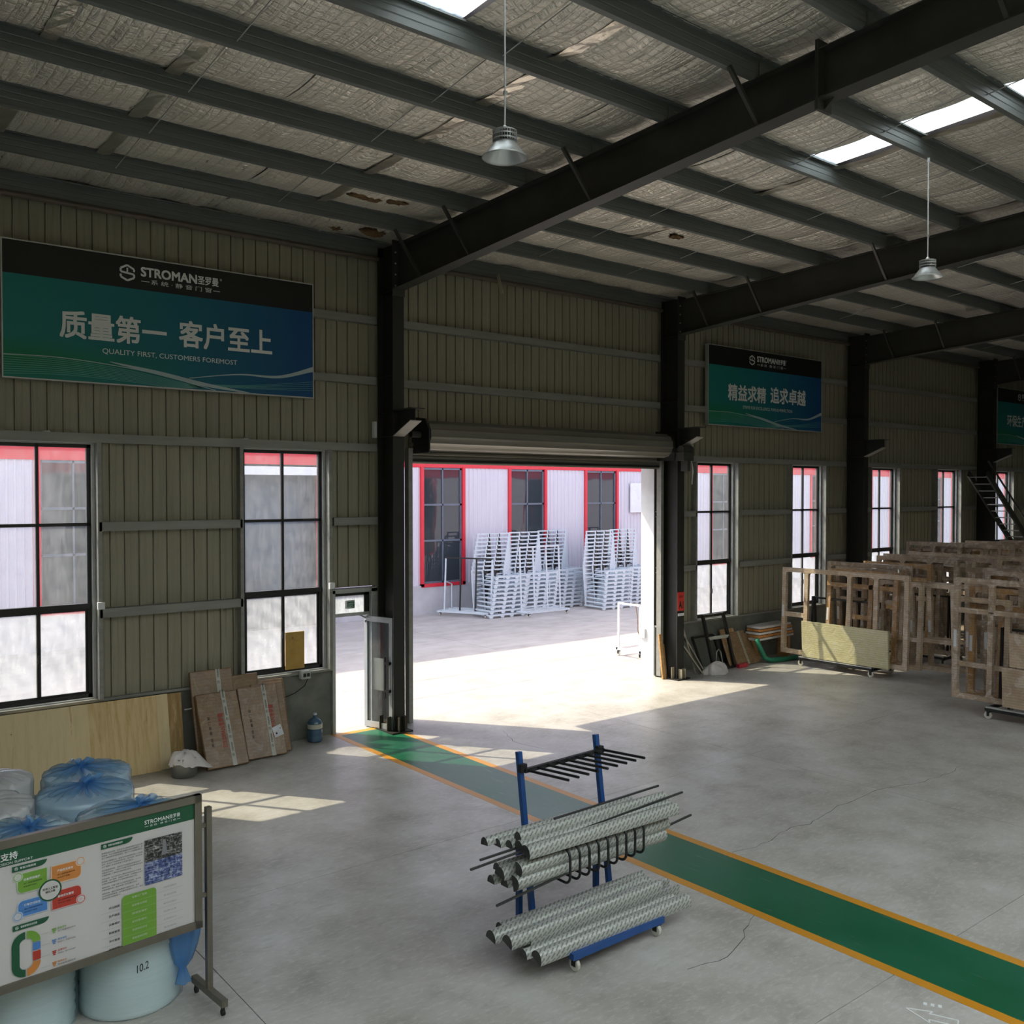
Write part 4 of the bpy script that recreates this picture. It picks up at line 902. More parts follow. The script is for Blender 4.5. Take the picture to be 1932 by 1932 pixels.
pale = {'g': flat('pale_green', '#b6c8ad', .4), 'o': flat('pale_orange', '#dbc4ae', .4), 'r': flat('pale_red', '#d5aeb0', .4), 'b': flat('pale_blue', '#adc2d8', .4)}
for (u0, u1, z0, z1, cor, m, pl, s, cu, cz) in ((-1.442, -1.237, 1.405, 1.548, 'bl', BG, 'g', '设备预测维护', -1.44, 1.53), (-1.203, -.989, 1.41, 1.542, 'br', BO, 'o', '产能优化排布', -.992, 1.53), (-1.2, -.99, 1.21, 1.345, 'tr', BR, 'r', '能耗优化管理', -.991, 1.233), (-1.44, -1.238, 1.225, 1.342, 'tl', BB, 'b', '订单交付优化', -1.443, 1.235)):
    rr(u0 - .006, u1 + .006, z0 - .006, z1 + .006, cor, pale[pl], 'card_border', .0016, .04); rr(u0, u1, z0, z1, cor, m, 'card', .0020, .036)
    disc(cu, cz, .036, pale[pl], 'icon_ring', .0024); disc(cu, cz, .030, m, 'icon_ring', .0027); disc(cu, cz, .026, wh, 'icon_disc', .003)
    s_ = MB(); s_.quad(BP_(cu - .01, cz - .008, .0034), BP_(cu + .01, cz - .008, .0034), BP_(cu + .01, cz + .008, .0034), BP_(cu - .01, cz + .008, .0034)); s_.build('icon', pale[pl], bd)
    bt(s, u0 + .04, (z0 + z1) / 2 + .015, .115, .019, WP, .012)
    for q in (0, 1): bt('减少停机提高效率' if q == 0 else '优化排产流程', u0 + .04, (z0 + z1) / 2 - .012 - .022 * q, .13 - .04 * q, .012, INK)
disc(-1.215, 1.368, .083, pgreen, 'centre_ring', .0036); disc(-1.215, 1.368, .071, wh, 'centre_disc', .0040)
text('利用人工智能', bd, INK, BP_(-1.27, 1.374, .0046), BU, Z3, .11, .019, .012); text('辅助决策', bd, INK, BP_(-1.25, 1.35, .0046), BU, Z3, .07, .018, .012)
def arcband(c, r0, r1, a0, a1, m, name):                       # part of a ring
    n = 10; a = [R(a0 + (a1 - a0) * k / n) for k in range(n + 1)]
    bq([(c[0] + r1 * math.cos(t_), c[1] + r1 * math.sin(t_)) for t_ in a] + [(c[0] + r0 * math.cos(t_), c[1] + r0 * math.sin(t_)) for t_ in reversed(a)], m, name, .002)
ur = -1.382
arcband((ur - .012, 1.01), .04, .095, 90, 180, pgreen, 'ring_piece'); brect(ur - .107, ur - .052, .86, 1.01, pgreen, 'ring_piece'); arcband((ur - .012, .86), .04, .095, 180, 270, pgreen, 'ring_piece')
arcband((ur, 1.01), .04, .095, 0, 90, BG, 'ring_piece'); brect(ur + .04, ur + .095, .945, 1.002, BB, 'ring_piece'); brect(ur + .04, ur + .095, .868, .936, BR, 'ring_piece'); arcband((ur, .86), .04, .095, 270, 360, BO, 'ring_piece')
for z, m, a, b in ((1.058, BG, '智能停机', '减少设备停机时间'), (.972, BB, '库存周转', '按需生产，降低库存成本'), (.886, BR, '品质交付', '实时监控，提升产品合格率'), (.800, BO, '能耗优化', '降低能源消耗成本')):
    brect(-1.285, -1.222, z - .012, z - .010, flat('thin_grey', '#8c8f90') if 'thin_grey' not in bpy.data.materials else bpy.data.materials['thin_grey'], 'leader_line')
    for q, w_ in ((0, .024), (.013, .03), (-.013, .018)): brect(-1.19 - w_ / 2, -1.19 + w_ / 2, z - .015 + q, z - .006 + q, m, 'coin_icon')
    bt(a, -1.165, z - .006, .065, .015, m, .012); bt(b, -1.165, z - .028, .13, .012, INK)
lines = ['数据驱动的决策：信息化平台能够收集和分析大量', '的数据，为企业管理者提供数据支持的决策建议，提', '高了决策的科学性和准确性，减少了人为因素的影响。', '自动化的管理优化：智能化系统能够实现人工智能', '技术，优化生产流程和资源分配，提升效率，降低成本，', '大大增强了企业的竞争力与盈利能力。', '实时监控和响应：信息化平台能够实时监控生产', '设备运行状态，了解生产过程中的异常情况并及时', '大幅度减少了停机时间和维护成本。', '优化资源：以订单为中心整合供应链与生产资源', '的调度，减少浪费，提高生产效率，实现精益化生产', '必要时快速调整生产计划和物料供应计划。', '增强协同：打破了部门之间的信息孤岛，促进各', '内部数据共享，提高跨部门的沟通与协作。', '持续改进：通过历史数据进行趋势分析，发现', '企业经营中的瓶颈，从而推动管理持续优化，保持', '竞争优势与创新能力。']
zz = 1.549
for i, s in enumerate(lines):
    wd = .325 * min(1, len(s) / 22); bt(s, -.831, zz - .014, wd, .0125, INK); zz -= .0195 + (.010 if i in (2, 5, 8, 11, 13) else 0)
def m_photo(name, cols_, sc):
    m = bpy.data.materials.new(name); m.use_nodes = True; t_ = NT(m); b_ = t_.n['Principled BSDF']
    f_ = t_.noise(t_.coord('Object', (1.6, 1, 1.1)), sc, 7, .75, .6); h_ = t_.noise(t_.coord('Object', (.3, 1, 2.4)), sc * 1.3, 4, .6)
    t_.l(t_.mix(.4, t_.ramp(f_, cols_), t_.ramp(h_, cols_)), b_.inputs['Base Color']); b_.inputs['Roughness'].default_value = .35; return m
brect(-.489, -.172, 1.374, 1.558, m_photo('printed_photo_machine', [(.40, hexc('#0a0a0c')), (.52, hexc('#2c2c31')), (.6, hexc('#b9b9b4'))], 30), 'printed_photo')
brect(-.489, -.172, 1.187, 1.374, m_photo('printed_photo_line', [(.38, hexc('#0a1028')), (.5, hexc('#3c4f8e')), (.6, hexc('#b9c2d6'))], 26), 'printed_photo')
bq([(-.345, 1.40), (-.30, 1.405), (-.315, 1.53), (-.335, 1.53)], mat('photo_grey', '#7d7d84', .4), 'printed_photo_arm', .003)
rr(-.675, -.395, .745, 1.153, 'tltr', BG, 'table_column', .002, .03)
for i, (a, b, c) in enumerate((('', '智慧工厂管理', '传统管理模式'), ('对比维度', '智能算法排程', '手动排程'), ('生产调度', '预测性维护', '被动式维护'), ('设备维护', '实时数据化', '纸质记录'), ('数据管理', '快速响应交付', '长周期交付'), ('交付管理', '智能能耗控制', '粗放能耗'), ('能耗控制', '', ''))):
    z = 1.108 - .067 * i
    tl = bpy.data.materials['thin_grey']
    if i < 6:
        brect(-.835, -.68, z - .052, z - .0505, tl, 'table_line'); brect(-.39, -.172, z - .012, z - .0105, tl, 'table_line'); brect(-.673, -.397, z - .022, z - .021, pale['g'], 'table_line', .003)
    if a: bt(a, -.78, z + .055 - .015, .085, .018, INK, .015)
    if b: bt(b, -.595, z + .008, .12, .018, pale['g'], .008)
    if c: bt(c, -.335, z + .012, .11, .015, tl)

# ------------------------------------------------------------------ foam rolls in plastic bags
def foam_roll(label, x_, y, r, h, bagm, knot, seed, side_tail=False):
    rd = random.Random(seed); t = thing('foam_roll', label, 'foam roll', (x_, y, 0))
    prof = [(0, .01), (r * .985, .01)]; n_ = 34
    for k in range(n_): prof += [(r * (1.0 if k % 2 else .955), .03 + (h - .06) * k / (n_ - 1))]
    prof += [(r * .985, h - .008), (r * .93, h), (r * .8, h - .004), (r * .62, h), (r * .4, h - .004), (r * .2, h), (0, h)]
    MB().lathe(prof, (x_, y, 0), 48).build('foam_core', M['foam'], t, True)
    n = 96; ph = [rd.uniform(0, 6.28) for _ in range(6)]; kx, ky = knot; rings = []
    def pleat(th, a): return a * (math.sin(13 * th + ph[0]) + .7 * math.sin(23 * th + ph[1]) + .6 * math.sin(37 * th + ph[2])) / 2
    zs = [.02, .15, .35, .6, .85, 1.1, 1.3]; zs = [z * h / 1.6 for z in zs] + [h - .03]
    for i, z in enumerate(zs): rings.append(('side', r * 1.015 + .012, z, .008 + .003 * (i == 7)))
    for q in (.99, .9, .75, .58, .42, .28, .17, .10, .06, .038, .03): rings.append(('top', q, 0, 0))
    for q in range(5): rings.append(('tuft', q, 0, 0))
    vs = []; ga = []
    for kind, a, z, am in rings:
        for i in range(n):
            th = 2 * PI * i / n; c, s_ = math.cos(th), math.sin(th)
            if kind == 'side':
                rr_ = a + pleat(th + .15 * math.sin(z * 5 + ph[3]), am); vs.append((x_ + rr_ * c, y + rr_ * s_, z)); ga.append(.06 + .1 * (z / h) ** 4)
            elif kind == 'top':
                f_ = 1 - a; bx, by = kx * f_, ky * f_; rr_ = r * a * 1.02 + .008
                zz_ = h + .01 + .035 * math.sin(PI * min(1, f_ * 1.1)) * (1 + .4 * math.sin(2 * th + ph[4])) + .06 * max(0, f_ - .6) / .4 + pleat(th, .016 + .02 * math.sin(PI * f_)) * (1 if a > .05 else .3)
                vs.append((x_ + bx + rr_ * c, y + by + rr_ * s_, zz_)); ga.append(min(1, .15 + .85 * f_ ** 2.2))
            else:
                u_ = a / 4; rr_ = .022 + .05 * u_ * (1 + .6 * math.sin(5 * th + ph[5])); vs.append((x_ + kx + rr_ * c + .04 * u_, y + ky + rr_ * s_ - .02 * u_, h + .075 + .045 * u_ + .025 * u_ * math.sin(4 * th + ph[0]))); ga.append(1 - .4 * u_)
    m_ = len(rings); fs = [(j * n + i, j * n + (i + 1) % n, (j + 1) * n + (i + 1) % n, (j + 1) * n + i) for j in range(m_ - 1) for i in range(n)]
    o = MB().add(vs, fs).build('plastic_bag', bagm, t, True); at = o.data.attributes.new('gather', 'FLOAT', 'POINT'); at.data.foreach_set('value', ga)
    if side_tail:                                              # spare film gathered down one side and tied near the floor
        vs = []; ga = []; nn2 = 18
        for j in range(16):
            f_ = j / 15; z = h * .70 - f_ * (h * .62); wd = .05 + .13 * math.sin(PI * min(1, f_ * 1.15)) ** .8 if f_ < .86 else .035 + .35 * (f_ - .86)
            ang = R(-38) + .05 * math.sin(6 * f_); cx, cy = x_ + (r + .045) * math.cos(ang), y + (r + .045) * math.sin(ang)
            for i in range(nn2):
                th = 2 * PI * i / nn2; k2 = 1 + .22 * math.sin(5 * th + 3 * f_ + seed)
                vs.append((cx + wd * k2 * .75 * math.cos(th), cy + wd * k2 * .75 * math.sin(th), z)); ga.append(.75)
        o = MB().add(vs, [(j * nn2 + i, j * nn2 + (i + 1) % nn2, (j + 1) * nn2 + (i + 1) % nn2, (j + 1) * nn2 + i) for j in range(15) for i in range(nn2)]).build('gathered_film', M['bag_blue'], t, True)
        at = o.data.attributes.new('gather', 'FLOAT', 'POINT'); at.data.foreach_set('value', ga)
    return t
f1 = foam_roll('foam roll in pale blue film with handwritten figures, right end behind the notice board', 2.45, 8.38, .415, 1.6, M['bag_pale'], (.1, .02), 1, True)
text('10.2', f1, M['ink'], Vector((2.45 + .43 * math.cos(R(-100)), 8.38 - .435, .40)), Vector((1, .08, .12)), Vector((0, 0, 1)), .10, .065, -.01, 'handwriting')
foam_roll('foam roll in a blue tied bag, left of the front pair behind the notice board', 1.60, 8.46, .41, 1.6, M['bag_pale'], (.06, -.06), 2)
foam_roll('foam roll in a blue bag at the left picture edge, front row', .76, 8.58, .41, 1.62, M['bag_blue'], (.1, .06), 3)
foam_roll('foam roll in a clear blue bag, middle row, knot in the centre of its top', 2.31, 9.25, .41, 1.6, M['bag_blue'], (.02, .07), 4)
foam_roll('foam roll in a blue bag, rearmost of the blue ones', 2.54, 10.10, .40, 1.55, M['bag_blue'], (-.05, .03), 5)
foam_roll('foam roll in a white bag behind the leftmost blue tuft', 1.48, 9.36, .40, 1.6, M['bag_white'], (-.12, .0), 6)
foam_roll('foam roll in a white bag, rearmost at the left picture edge', 1.66, 10.25, .39, 1.58, M['bag_white'], (-.03, .08), 7)

# ------------------------------------------------------------------ along the left wall
def leaning(name, label, cat, x0, x1, yb, yt, z1, th, m, z0=0, group=None, side=None):
    """a sheet or box leaning on the wall: foot at yb, head at yt"""
    d = Vector((0, yt - yb, z1 - z0)).normalized(); nrm = Vector((0, -d.z, d.y)); L_ = Vector((0, yt - yb, z1 - z0)).length
    lift = th * abs(d.y)
    o = MB().obox(Vector(((x0 + x1) / 2, yb, z0 + lift)) + d * L_ / 2 - nrm * th / 2, X3 * (x1 - x0) / 2, d * L_ / 2, nrm * th / 2)
    t = o.build(name, m); tag(t, label, cat, group)
    return t, d, nrm, Vector(((x0 + x1) / 2, yb, z0 + lift))
GP = 'plywood sheets leaning on the left wall'
leaning('plywood_sheet', 'brown plywood sheet showing only its right edge behind the pale ones', 'plywood', 3.9, 5.27, 15.02, 15.185, 1.15, .018, M['ply_c'], group=GP)
leaning('plywood_sheet', 'narrow pale plywood strip with nail holes, just left of the brown sheet', 'plywood', 4.60, 5.04, 14.96, 15.16, 1.16, .018, M['ply_a'], group=GP)
leaning('plywood_sheet', 'grained plywood sheet with brown stains under the left window', 'plywood', 3.3, 4.86, 14.91, 15.135, 1.165, .018, M['ply_b'], group=GP)
leaning('plywood_sheet', 'pale plywood sheet, frontmost at the left picture edge', 'plywood', 1.9, 3.82, 14.87, 15.11, 1.17, .018, M['ply_a'], group=GP)
def pack(label, x0, x1, yb, yt, z1, th, tape=True, writing=None, m='wrap_box', note=False):
    t, d, nrm, foot = leaning('wrapped_package', label, 'package', x0, x1, yb, yt, z1, th, M[m])
    bv = t.modifiers.new('soft', 'BEVEL'); bv.width = .018; bv.segments = 2
    L_ = math.hypot(yt - yb, z1); w_ = x1 - x0
    def P(u, v, e=.002): return foot + X3 * (u * w_ - w_ / 2) + d * (v * L_) + nrm * e
    if tape:
        s = MB(); s.add([P(.60, .0), P(.70, .0), P(.70, 1.), P(.60, 1.), P(.70, 1., -th), P(.60, 1., -th)], [(0, 1, 2, 3), (3, 2, 4, 5)]); s.build('tape', M['tape'], t)
        for k in range(4):
            p = P(.615, .12 + .24 * k, .004); logo(t, p.x, p.y, p.z, X3, d, .05, M['ink']); text('STROMAN', t, M['ink'], P(.675, .19 + .24 * k, .004), d, -X3, .14, .03, .02)
    if writing:
        text('STROMAN圣罗曼', t, M['red_ink'], P(writing, .25, .003), d, -X3, .46 * L_, .085, .02); text('系 统 · 静 音 门 窗', t, M['ink'], P(.24, .28, .003), d, -X3, .4 * L_, .04, .01)
    if note:
        a = MB(); a.add([P(.74, .24, .004), P(.98, .27, .004), P(.93, .42, .004), P(.70, .38, .004)], [(0, 1, 2, 3)]); a.build('delivery_note', M['paper'], t)
        a = MB(); a.add([P(.78, .28, .006), P(.82, .285, .006), P(.81, .31, .006), P(.77, .305, .006)], [(0, 1, 2, 3)]); a.add([P(.9, .35, .006), P(.92, .352, .006), P(.915, .37, .006), P(.895, .367, .006)], [(0, 1, 2, 3)]); a.build('note_print', M['ink'], t)
    return t
pack('tall brown film-wrapped package at the back left of the package group', 5.39, 6.10, 14.72, 15.12, 1.455, .07)
pack('brown film-wrapped package peeking out between the two front ones', 6.08, 6.56, 14.85, 15.13, 1.32, .05, False)
pack('thin wrapped package behind the right front one, bright top edge', 6.26, 7.03, 14.80, 15.12, 1.17, .05, False)
pack('narrow wrapped package edge right of the package with the note', 6.4, 6.98, 14.68, 15.05, 1.13, .05, False)
pack('brown film-wrapped front package with red lettering beside the pail', 5.40, 6.09, 14.36, 14.90, 1.10, .085, True, .56)
pack('brown film-wrapped front package with a white delivery note', 6.13, 6.82, 14.50, 14.97, 1.10, .085, True, .82, note=True)
pl = thing('tin_pail', 'tin pail under a white cloth beside the wrapped packages', 'pail', (5.06, 14.45, 0))
MB().lathe([(0, .01), (.19, .01), (.205, .22), (.2, .3), (.195, .3), (.195, .28)], (5.06, 14.45, 0), 28).build('pail_body', M['tin'], pl, True)
cl_ = MB(); n = 56; rd = random.Random(5); vs = []
for j, (rr_, z) in enumerate(((.0, .36), (.06, .368), (.12, .362), (.17, .345), (.203, .31), (.214, .26), (.222, .21), (.228, .175))):
    for i in range(n):
        th = 2 * PI * i / n; k = .006 * j / 3 * (math.sin(5 * th + 1 + .4 * j) + .9 * math.sin(13 * th + j) + .5 * math.sin(23 * th)); ex = (.17 * max(0, math.cos(th - R(-20))) ** 3 if j > 4 else 0) * (j - 4) / 3
        vs.append((5.06 + (rr_ + k + ex) * math.cos(th), 14.45 + (rr_ + k + ex) * math.sin(th), z + .02 * math.sin(5 * th + j) + (.03 if j == 7 and math.cos(th) < 0 else 0) - (.05 * ex / .17 if ex else 0)))
cl_.add(vs, [(j * n + i, j * n + (i + 1) % n, (j + 1) * n + (i + 1) % n, (j + 1) * n + i) for j in range(7) for i in range(n)])
o = cl_.build('cloth', M['white_cloth'], None, True); tag(o, 'crumpled white cloth draped over the tin pail', 'cloth')
bt_ = thing('water_bottle', 'blue refillable water bottle on the floor by the door jamb', 'bottle', (7.57, 15.0, 0))
wb = mat('blue_bottle_plastic', '#3f5f78', .12, var=.05, spec=.7); MB().lathe([(0, .005), (.12, .005), (.13, .03), (.13, .10), (.122, .115), (.13, .13), (.13, .2), (.122, .215), (.13, .23), (.13, .33), (.10, .39), (.035, .42), (.03, .47), (0, .47)], (7.57, 15.0, 0), 28).build('bottle_body', wb, bt_, True)
MB().lathe([(0, .47), (.033, .47), (.033, .505), (0, .505)], (7.57, 15.0, 0), 14).build('bottle_cap', M['paper'], bt_); MB().lathe([(.1315, .24), (.1315, .32)], (7.57, 15.0, 0), 28).build('bottle_label', M['tape'], bt_)
sk = thing('socket_box', 'grey socket box with two outlets hanging below the second window', 'socket', (7.44, 15.1, 1.1)); MB().box(7.36, 7.53, 15.08, 15.2, 1.11, 1.25).build('housing', M['galv'], sk)
for a in (7.39, 7.46): MB().box(a, a + .05, 15.07, 15.081, 1.15, 1.21).build('outlet', M['black_metal'], sk)
MB().tube([(7.5, 15.12, 1.11), (7.45, 15.15, .98), (7.3, 15.22, .86), (7.1, 15.24, .8)], .008, 6).build('cable', M['rubber_dark'], sk)
o = MB().box(7.16, 7.52, 15.30, 15.32, 1.27, 1.93).build('cardboard_piece', mat('yellow_card', '#b5924a', .7, var=.15, scale=6)); tag(o, 'yellowish cardboard piece standing in the lower right pane of the second window', 'cardboard')
text('A', o, M['ink'], (7.28, 15.297, 1.80), X3, Z3, .03, .05)
o = MB().bar((5.29, 15.08, .88), (5.40, 15.02, .9), .02, .02).build('loose_batten', M['galv']); tag(o, 'short grey batten sticking out left of the package group', 'batten')

# ------------------------------------------------------------------ right of the doorway
a1 = thing('bay_sign', 'red A1 sign on the column right of the doorway', 'sign', (16.83, 14.59, 1.7)); MB().box(16.71, 16.935, 14.585, 14.597, 1.62, 2.06).build('sign_plate', M['sheetmetal_red'], a1)
text('A1', a1, M['ink'], (16.745, 14.583, 1.68), X3, Z3, .155, .17, .03); text('成品区', a1, M['ink'], (16.755, 14.583, 1.93), X3, Z3, .13, .06, .01)
o = MB().box(16.72, 16.93, 14.583, 14.599, 1.50, 1.56).build('paper_strip', M['paper']); tag(o, 'pale paper strip under the red A1 sign', 'paper')
def stick(name, label, cat, p, q, w_, h, m):
    o = MB().bar(p, q, w_, h).build(name, m); return tag(o, label, cat)
stick('timber_batten', 'tan timber batten upright between the door jamb and the column', 'batten', (16.52, 14.85, 0), (16.52, 14.98, 1.05), .09, .04, M['wood'])
stick('timber_batten', 'darker timber batten just right of the tan one', 'batten', (16.62, 14.86, 0), (16.62, 14.97, .8), .06, .03, M['cardboard'])
GPL = 'grey planks leaning right of the A1 column'
stick('plank', 'long grey plank leaning right of the A1 column', 'plank', (17.55, 14.75, 0.02), (17.2, 15.12, 1.9), .12, .03, mat('weathered_plank', '#9a9488', .8, var=.2, scale=6))
stick('plank', 'shorter pale plank crossing in front of the long grey one', 'plank', (17.82, 14.70, 0.02), (17.3, 15.0, 1.05), .14, .03, bpy.data.materials['weathered_plank'])
stick('plank', 'low grey plank nearest the column foot', 'plank', (17.62, 14.6, 0.02), (17.12, 14.8, .75), .12, .03, bpy.data.materials['weathered_plank'])
def lean_frame(label, x0, x1, yb, yt, z1, bar=.05, mid=None):
    t = thing('window_frame_blank', label, 'frame', ((x0 + x1) / 2, yb, 0)); P = lambda x_, f_: Vector((x_, yb + (yt - yb) * f_, z1 * f_ + .015))
    for a, b in (((x0, 0), (x0, 1)), ((x1, 0), (x1, 1)), ((x0, 0), (x1, 0)), ((x0, 1), (x1, 1))): MB().bar(P(*a), P(*b), bar, bar, (0, 1, 0)).build('frame_bar', M['black_metal'], t)
    if mid: MB().bar(P(x0, mid), P(x1, mid), bar, bar, (0, 1, 0)).build('cross_bar', M['galv'], t)
lean_frame('black window frame leaning under the third window, taller one', 18.25, 19.05, 14.75, 15.12, 1.30, .07, .58); lean_frame('black window frame leaning left of the taller one', 17.95, 18.75, 14.85, 15.2, .78, .05)
pack('flat wrapped card with an orange edge behind the leaning carton', 18.95, 19.5, 14.80, 15.15, .9, .05, False, m='wrap_tan'); pack('brown taped carton leaning beside the red brush', 19.15, 19.86, 14.72, 15.1, .80, .07, True)
pack('thin brown card leaning between the carton and the green hose', 19.7, 20.1, 14.72, 15.1, .72, .04, False)
for k in range(5):
    o = MB().obox((20.75 + .03 * (k % 2), 14.95, .60 + .075 * k), (.78 - .03 * k, 0, .01), (0, .22, 0), (0, 0, .027)).build('board_pack', M['orange_wood'] if k in (1, 3) else M['white_cloth']); tag(o, '%s board of the low stack under the wall behind the pale-panel trolley' % order[k], 'board')
sp = thing('low_trestle', 'low trestle carrying the stacked boards', 'trestle', (20.7, 14.95, 0))
for x_ in (20.1, 21.4): MB().box(x_ - .05, x_ + .05, 14.78, 15.12, 0, .57).build('trestle_leg', M['wood'], sp)
o = MB().tube([(19.95, 14.75, .62), (20.02, 14.70, .40), (20.12, 14.62, .14), (20.25, 14.55, .07), (20.6, 14.48, .06), (21.2, 14.4, .06)], .065, 10).build('green_hose', M['green_plastic'], None, True); tag(o, 'thick green hose bent from the wall onto the floor', 'hose')
br = thing('floor_brush', 'red brush lying on the floor beside the leaning carton', 'brush', (19.2, 14.62, 0)); MB().box(19.02, 19.38, 14.58, 14.68, .04, .09).build('brush_head', M['pink_plastic'], br); MB().box(19.03, 19.37, 14.59, 14.67, 0, .04).build('bristles', M['pink_plastic'], br)
o = MB(); n = 30; vs = []
for j, (s_, z) in enumerate(((1.08, .0), (1.02, .08), (.8, .17), (.45, .22), (.0, .235))):
    for i in range(n):
        th = 2 * PI * i / n; k = 1 + .13 * math.sin(3 * th + j) + .07 * math.sin(7 * th)
        vs.append((18.05 + .40 * s_ * k * math.cos(th), 14.55 + .22 * s_ * k * math.sin(th), z * (1 + .25 * math.sin(2 * th + .6)) + .005))
o.add(vs, [(j * n + i, j * n + (i + 1) % n, (j + 1) * n + (i + 1) % n, (j + 1) * n + i) for j in range(4) for i in range(n)]); o = o.build('white_sack', M['white_cloth'], None, True); tag(o, 'collapsed white sack on the floor right of the A1 column', 'sack')
o = MB().tube([(18.28, 14.72, .18), (18.34, 14.75, .45), (18.42, 14.76, .52), (18.5, 14.75, .45), (18.55, 14.72, .12)], .012, 6).build('wire_hoop', M['galv']); tag(o, 'bent white wire hoop behind the sack', 'wire')

# ------------------------------------------------------------------ trolleys with film-wrapped window frames
def wrapped_frame(w_, h, b, verts, hors, m, nm='packed_casement'):
    """frame in the local y-z plane, y from 0 to -w_ ; verts: y of mullions, hors: (z, y0, y1)"""
    r = thing(nm, 'x', 'window frame'); th = .05; mt = M[m]
    def bx(y0, y1, z0, z1, name, d=0): 
        o = MB().prism([(y0, z0), (y1, z0), (y1, z1), (y0, z1)], (-th + d, 0, 0), -Y3, Z3, (2 * th - 2 * d, 0, 0)).build(name, mt, r); return o
    bx(0, b, 0, h, 'stile'); bx(w_ - b, w_, 0, h, 'stile'); bx(b, w_ - b, 0, b, 'rail'); bx(b, w_ - b, h - b, h, 'rail')
    for y in verts: bx(y - b / 2, y + b / 2, b, h - b, 'mullion', .004)
    for z, y0, y1 in hors: bx(y0 + b / 2, y1 - b / 2, z - b / 2, z + b / 2, 'transom', .004)
    fi = MB(); q = .05                                          # film pulled across the corners
    ys = [b] + sum([[y - b / 2, y + b / 2] for y in verts], []) + [w_ - b]
    for a, c in zip(ys[::2], ys[1::2]):
        for (y, z, sy, sz) in ((a, b, 1, 1), (c, b, -1, 1), (a, h - b, 1, -1), (c, h - b, -1, -1)):
            fi.prism([(y, z), (y + sy * q, z), (y + sy * q * .35, z + sz * q * .35), (y, z + sz * q)], (-th * .9, 0, 0), -Y3, Z3, (th * 1.8, 0, 0))
    fi.build('film_corners', M['wrap'], r)['kind'] = 'stuff'
    lb = MB().prism([(.02, h * .42), (.075, h * .42), (.075, h * .56), (.02, h * .56)], (-th - .004, 0, 0), -Y3, Z3, (.004, 0, 0)); lb.build('paper_label', M['paper'], r)
    return r
protos = {
 'wide': wrapped_frame(3.42, 2.2, .11, [.70, 1.9, 2.6], [(1.0, 0, .70)], 'wrap'),
 'two': wrapped_frame(1.6, 2.3, .10, [.8], [(1.5, 0, 1.6)], 'wrap_dark'),
 'three': wrapped_frame(2.2, 2.4, .10, [.73, 1.46], [(1.75, 0, 2.2)], 'wrap_dark'),
 'tall': wrapped_frame(1.1, 2.05, .10, [], [(.7, 0, 1.1)], 'wrap'),
 'tan': wrapped_frame(1.9, 2.25, .11, [.62, 1.2], [(1.1, .62, 1.2), (1.85, 0, 1.9)], 'wrap_tan'),
 'long': wrapped_frame(3.0, 2.45, .10, [.8, 1.55, 2.3], [(1.9, 0, 3.0)], 'wrap_dark')}
used = set(); nth = ['first', 'second', 'third', 'fourth', 'fifth', 'sixth', 'seventh']
fs_ = 1
def frame(kind, x_, y, z, lean, label):
    o = protos[kind] if kind not in used else copy_tree(protos[kind]); used.add(kind)
    o.location = (x_, y, z); o.rotation_euler = (0, R(lean), R(random.uniform(-1.2, 1.2))); o.scale = (1, 1, fs_); o['label'] = label; o['group'] = 'film-wrapped window frames on the trolleys'
def trolley(label, x_, y0, y1, wd):
    t = thing('frame_trolley', label, 'trolley', (x_, (y0 + y1) / 2, 0)); z0 = .16
    b = MB()
    for xx in (x_, x_ + wd): b.box(xx - .03, xx + .03, y0, y1, z0, z0 + .06)
    for yy_ in (y0, (y0 + y1) / 2, y1): b.box(x_, x_ + wd, yy_ - .03, yy_ + .03, z0, z0 + .06)
    b.build('base_frame', M['black_metal'], t); MB().box(x_ - .04, x_ + .05, y0, y1, z0 + .06, z0 + .085).build('deck_strip', M['galv'], t)
    for yy_ in (y0 + .1, y1 - .1):
        for s_ in (-1, 1): MB().bar((x_ + wd / 2 + s_ * .12, yy_, z0 + .05), (x_ + wd / 2 + s_ * .04, yy_, 1.75), .045, .045, (0, 1, 0)).build('mast', M['black_metal'], t)
    MB().bar((x_ + wd / 2, y0 + .1, 1.72), (x_ + wd / 2, y1 - .1, 1.72), .045, .045).build('top_rail', M['black_metal'], t)
    add_casters(t, [(x_ + .02, y0 + .04, 0), (x_ + .02, y1 - .04, 0), (x_ + wd - .02, y0 + .04, 0), (x_ + wd - .02, y1 - .04, 0)], .075, 'rubber')
def card(label, x_, y0, y1, z0, z1, m):
    o = MB().obox((x_, (y0 + y1) / 2, (z0 + z1) / 2), (.035, 0, 0), (0, (y1 - y0) / 2, 0), (-.02, 0, (z1 - z0) / 2)).build('wrapped_sheet', M[m]); tag(o, label, 'sheet')
TA = 'trolley with the pale panel'
trolley('black trolley carrying the pale wrapped panel and the widest frame', 20.5, 11.85, 13.85, .95)
frame('wide', 20.60, 14.45, .27, 2, 'widest brown film-wrapped frame, front of the trolley with the pale panel')
card('pale yellow film-wrapped panel standing low on the front trolley', 20.47, 11.42, 13.74, .26, 1.16, 'wrap_yellow')
frame('tan', 20.86, 13.35, .25, 4, 'tan film-wrapped frame just behind the widest frame'); frame('tall', 20.98, 12.0, .25, 3, 'single brown frame at the right end behind the pale panel')
frame('tall', 21.12, 12.55, .25, 4, 'brown single frame leaning on the mast behind the widest frame'); frame('two', 21.24, 13.2, .25, -3, 'dark two-light frame on the back of the trolley with the pale panel')
frame('three', 21.42, 13.55, .25, -3, 'dark three-light frame rising behind the trolley with the pale panel')
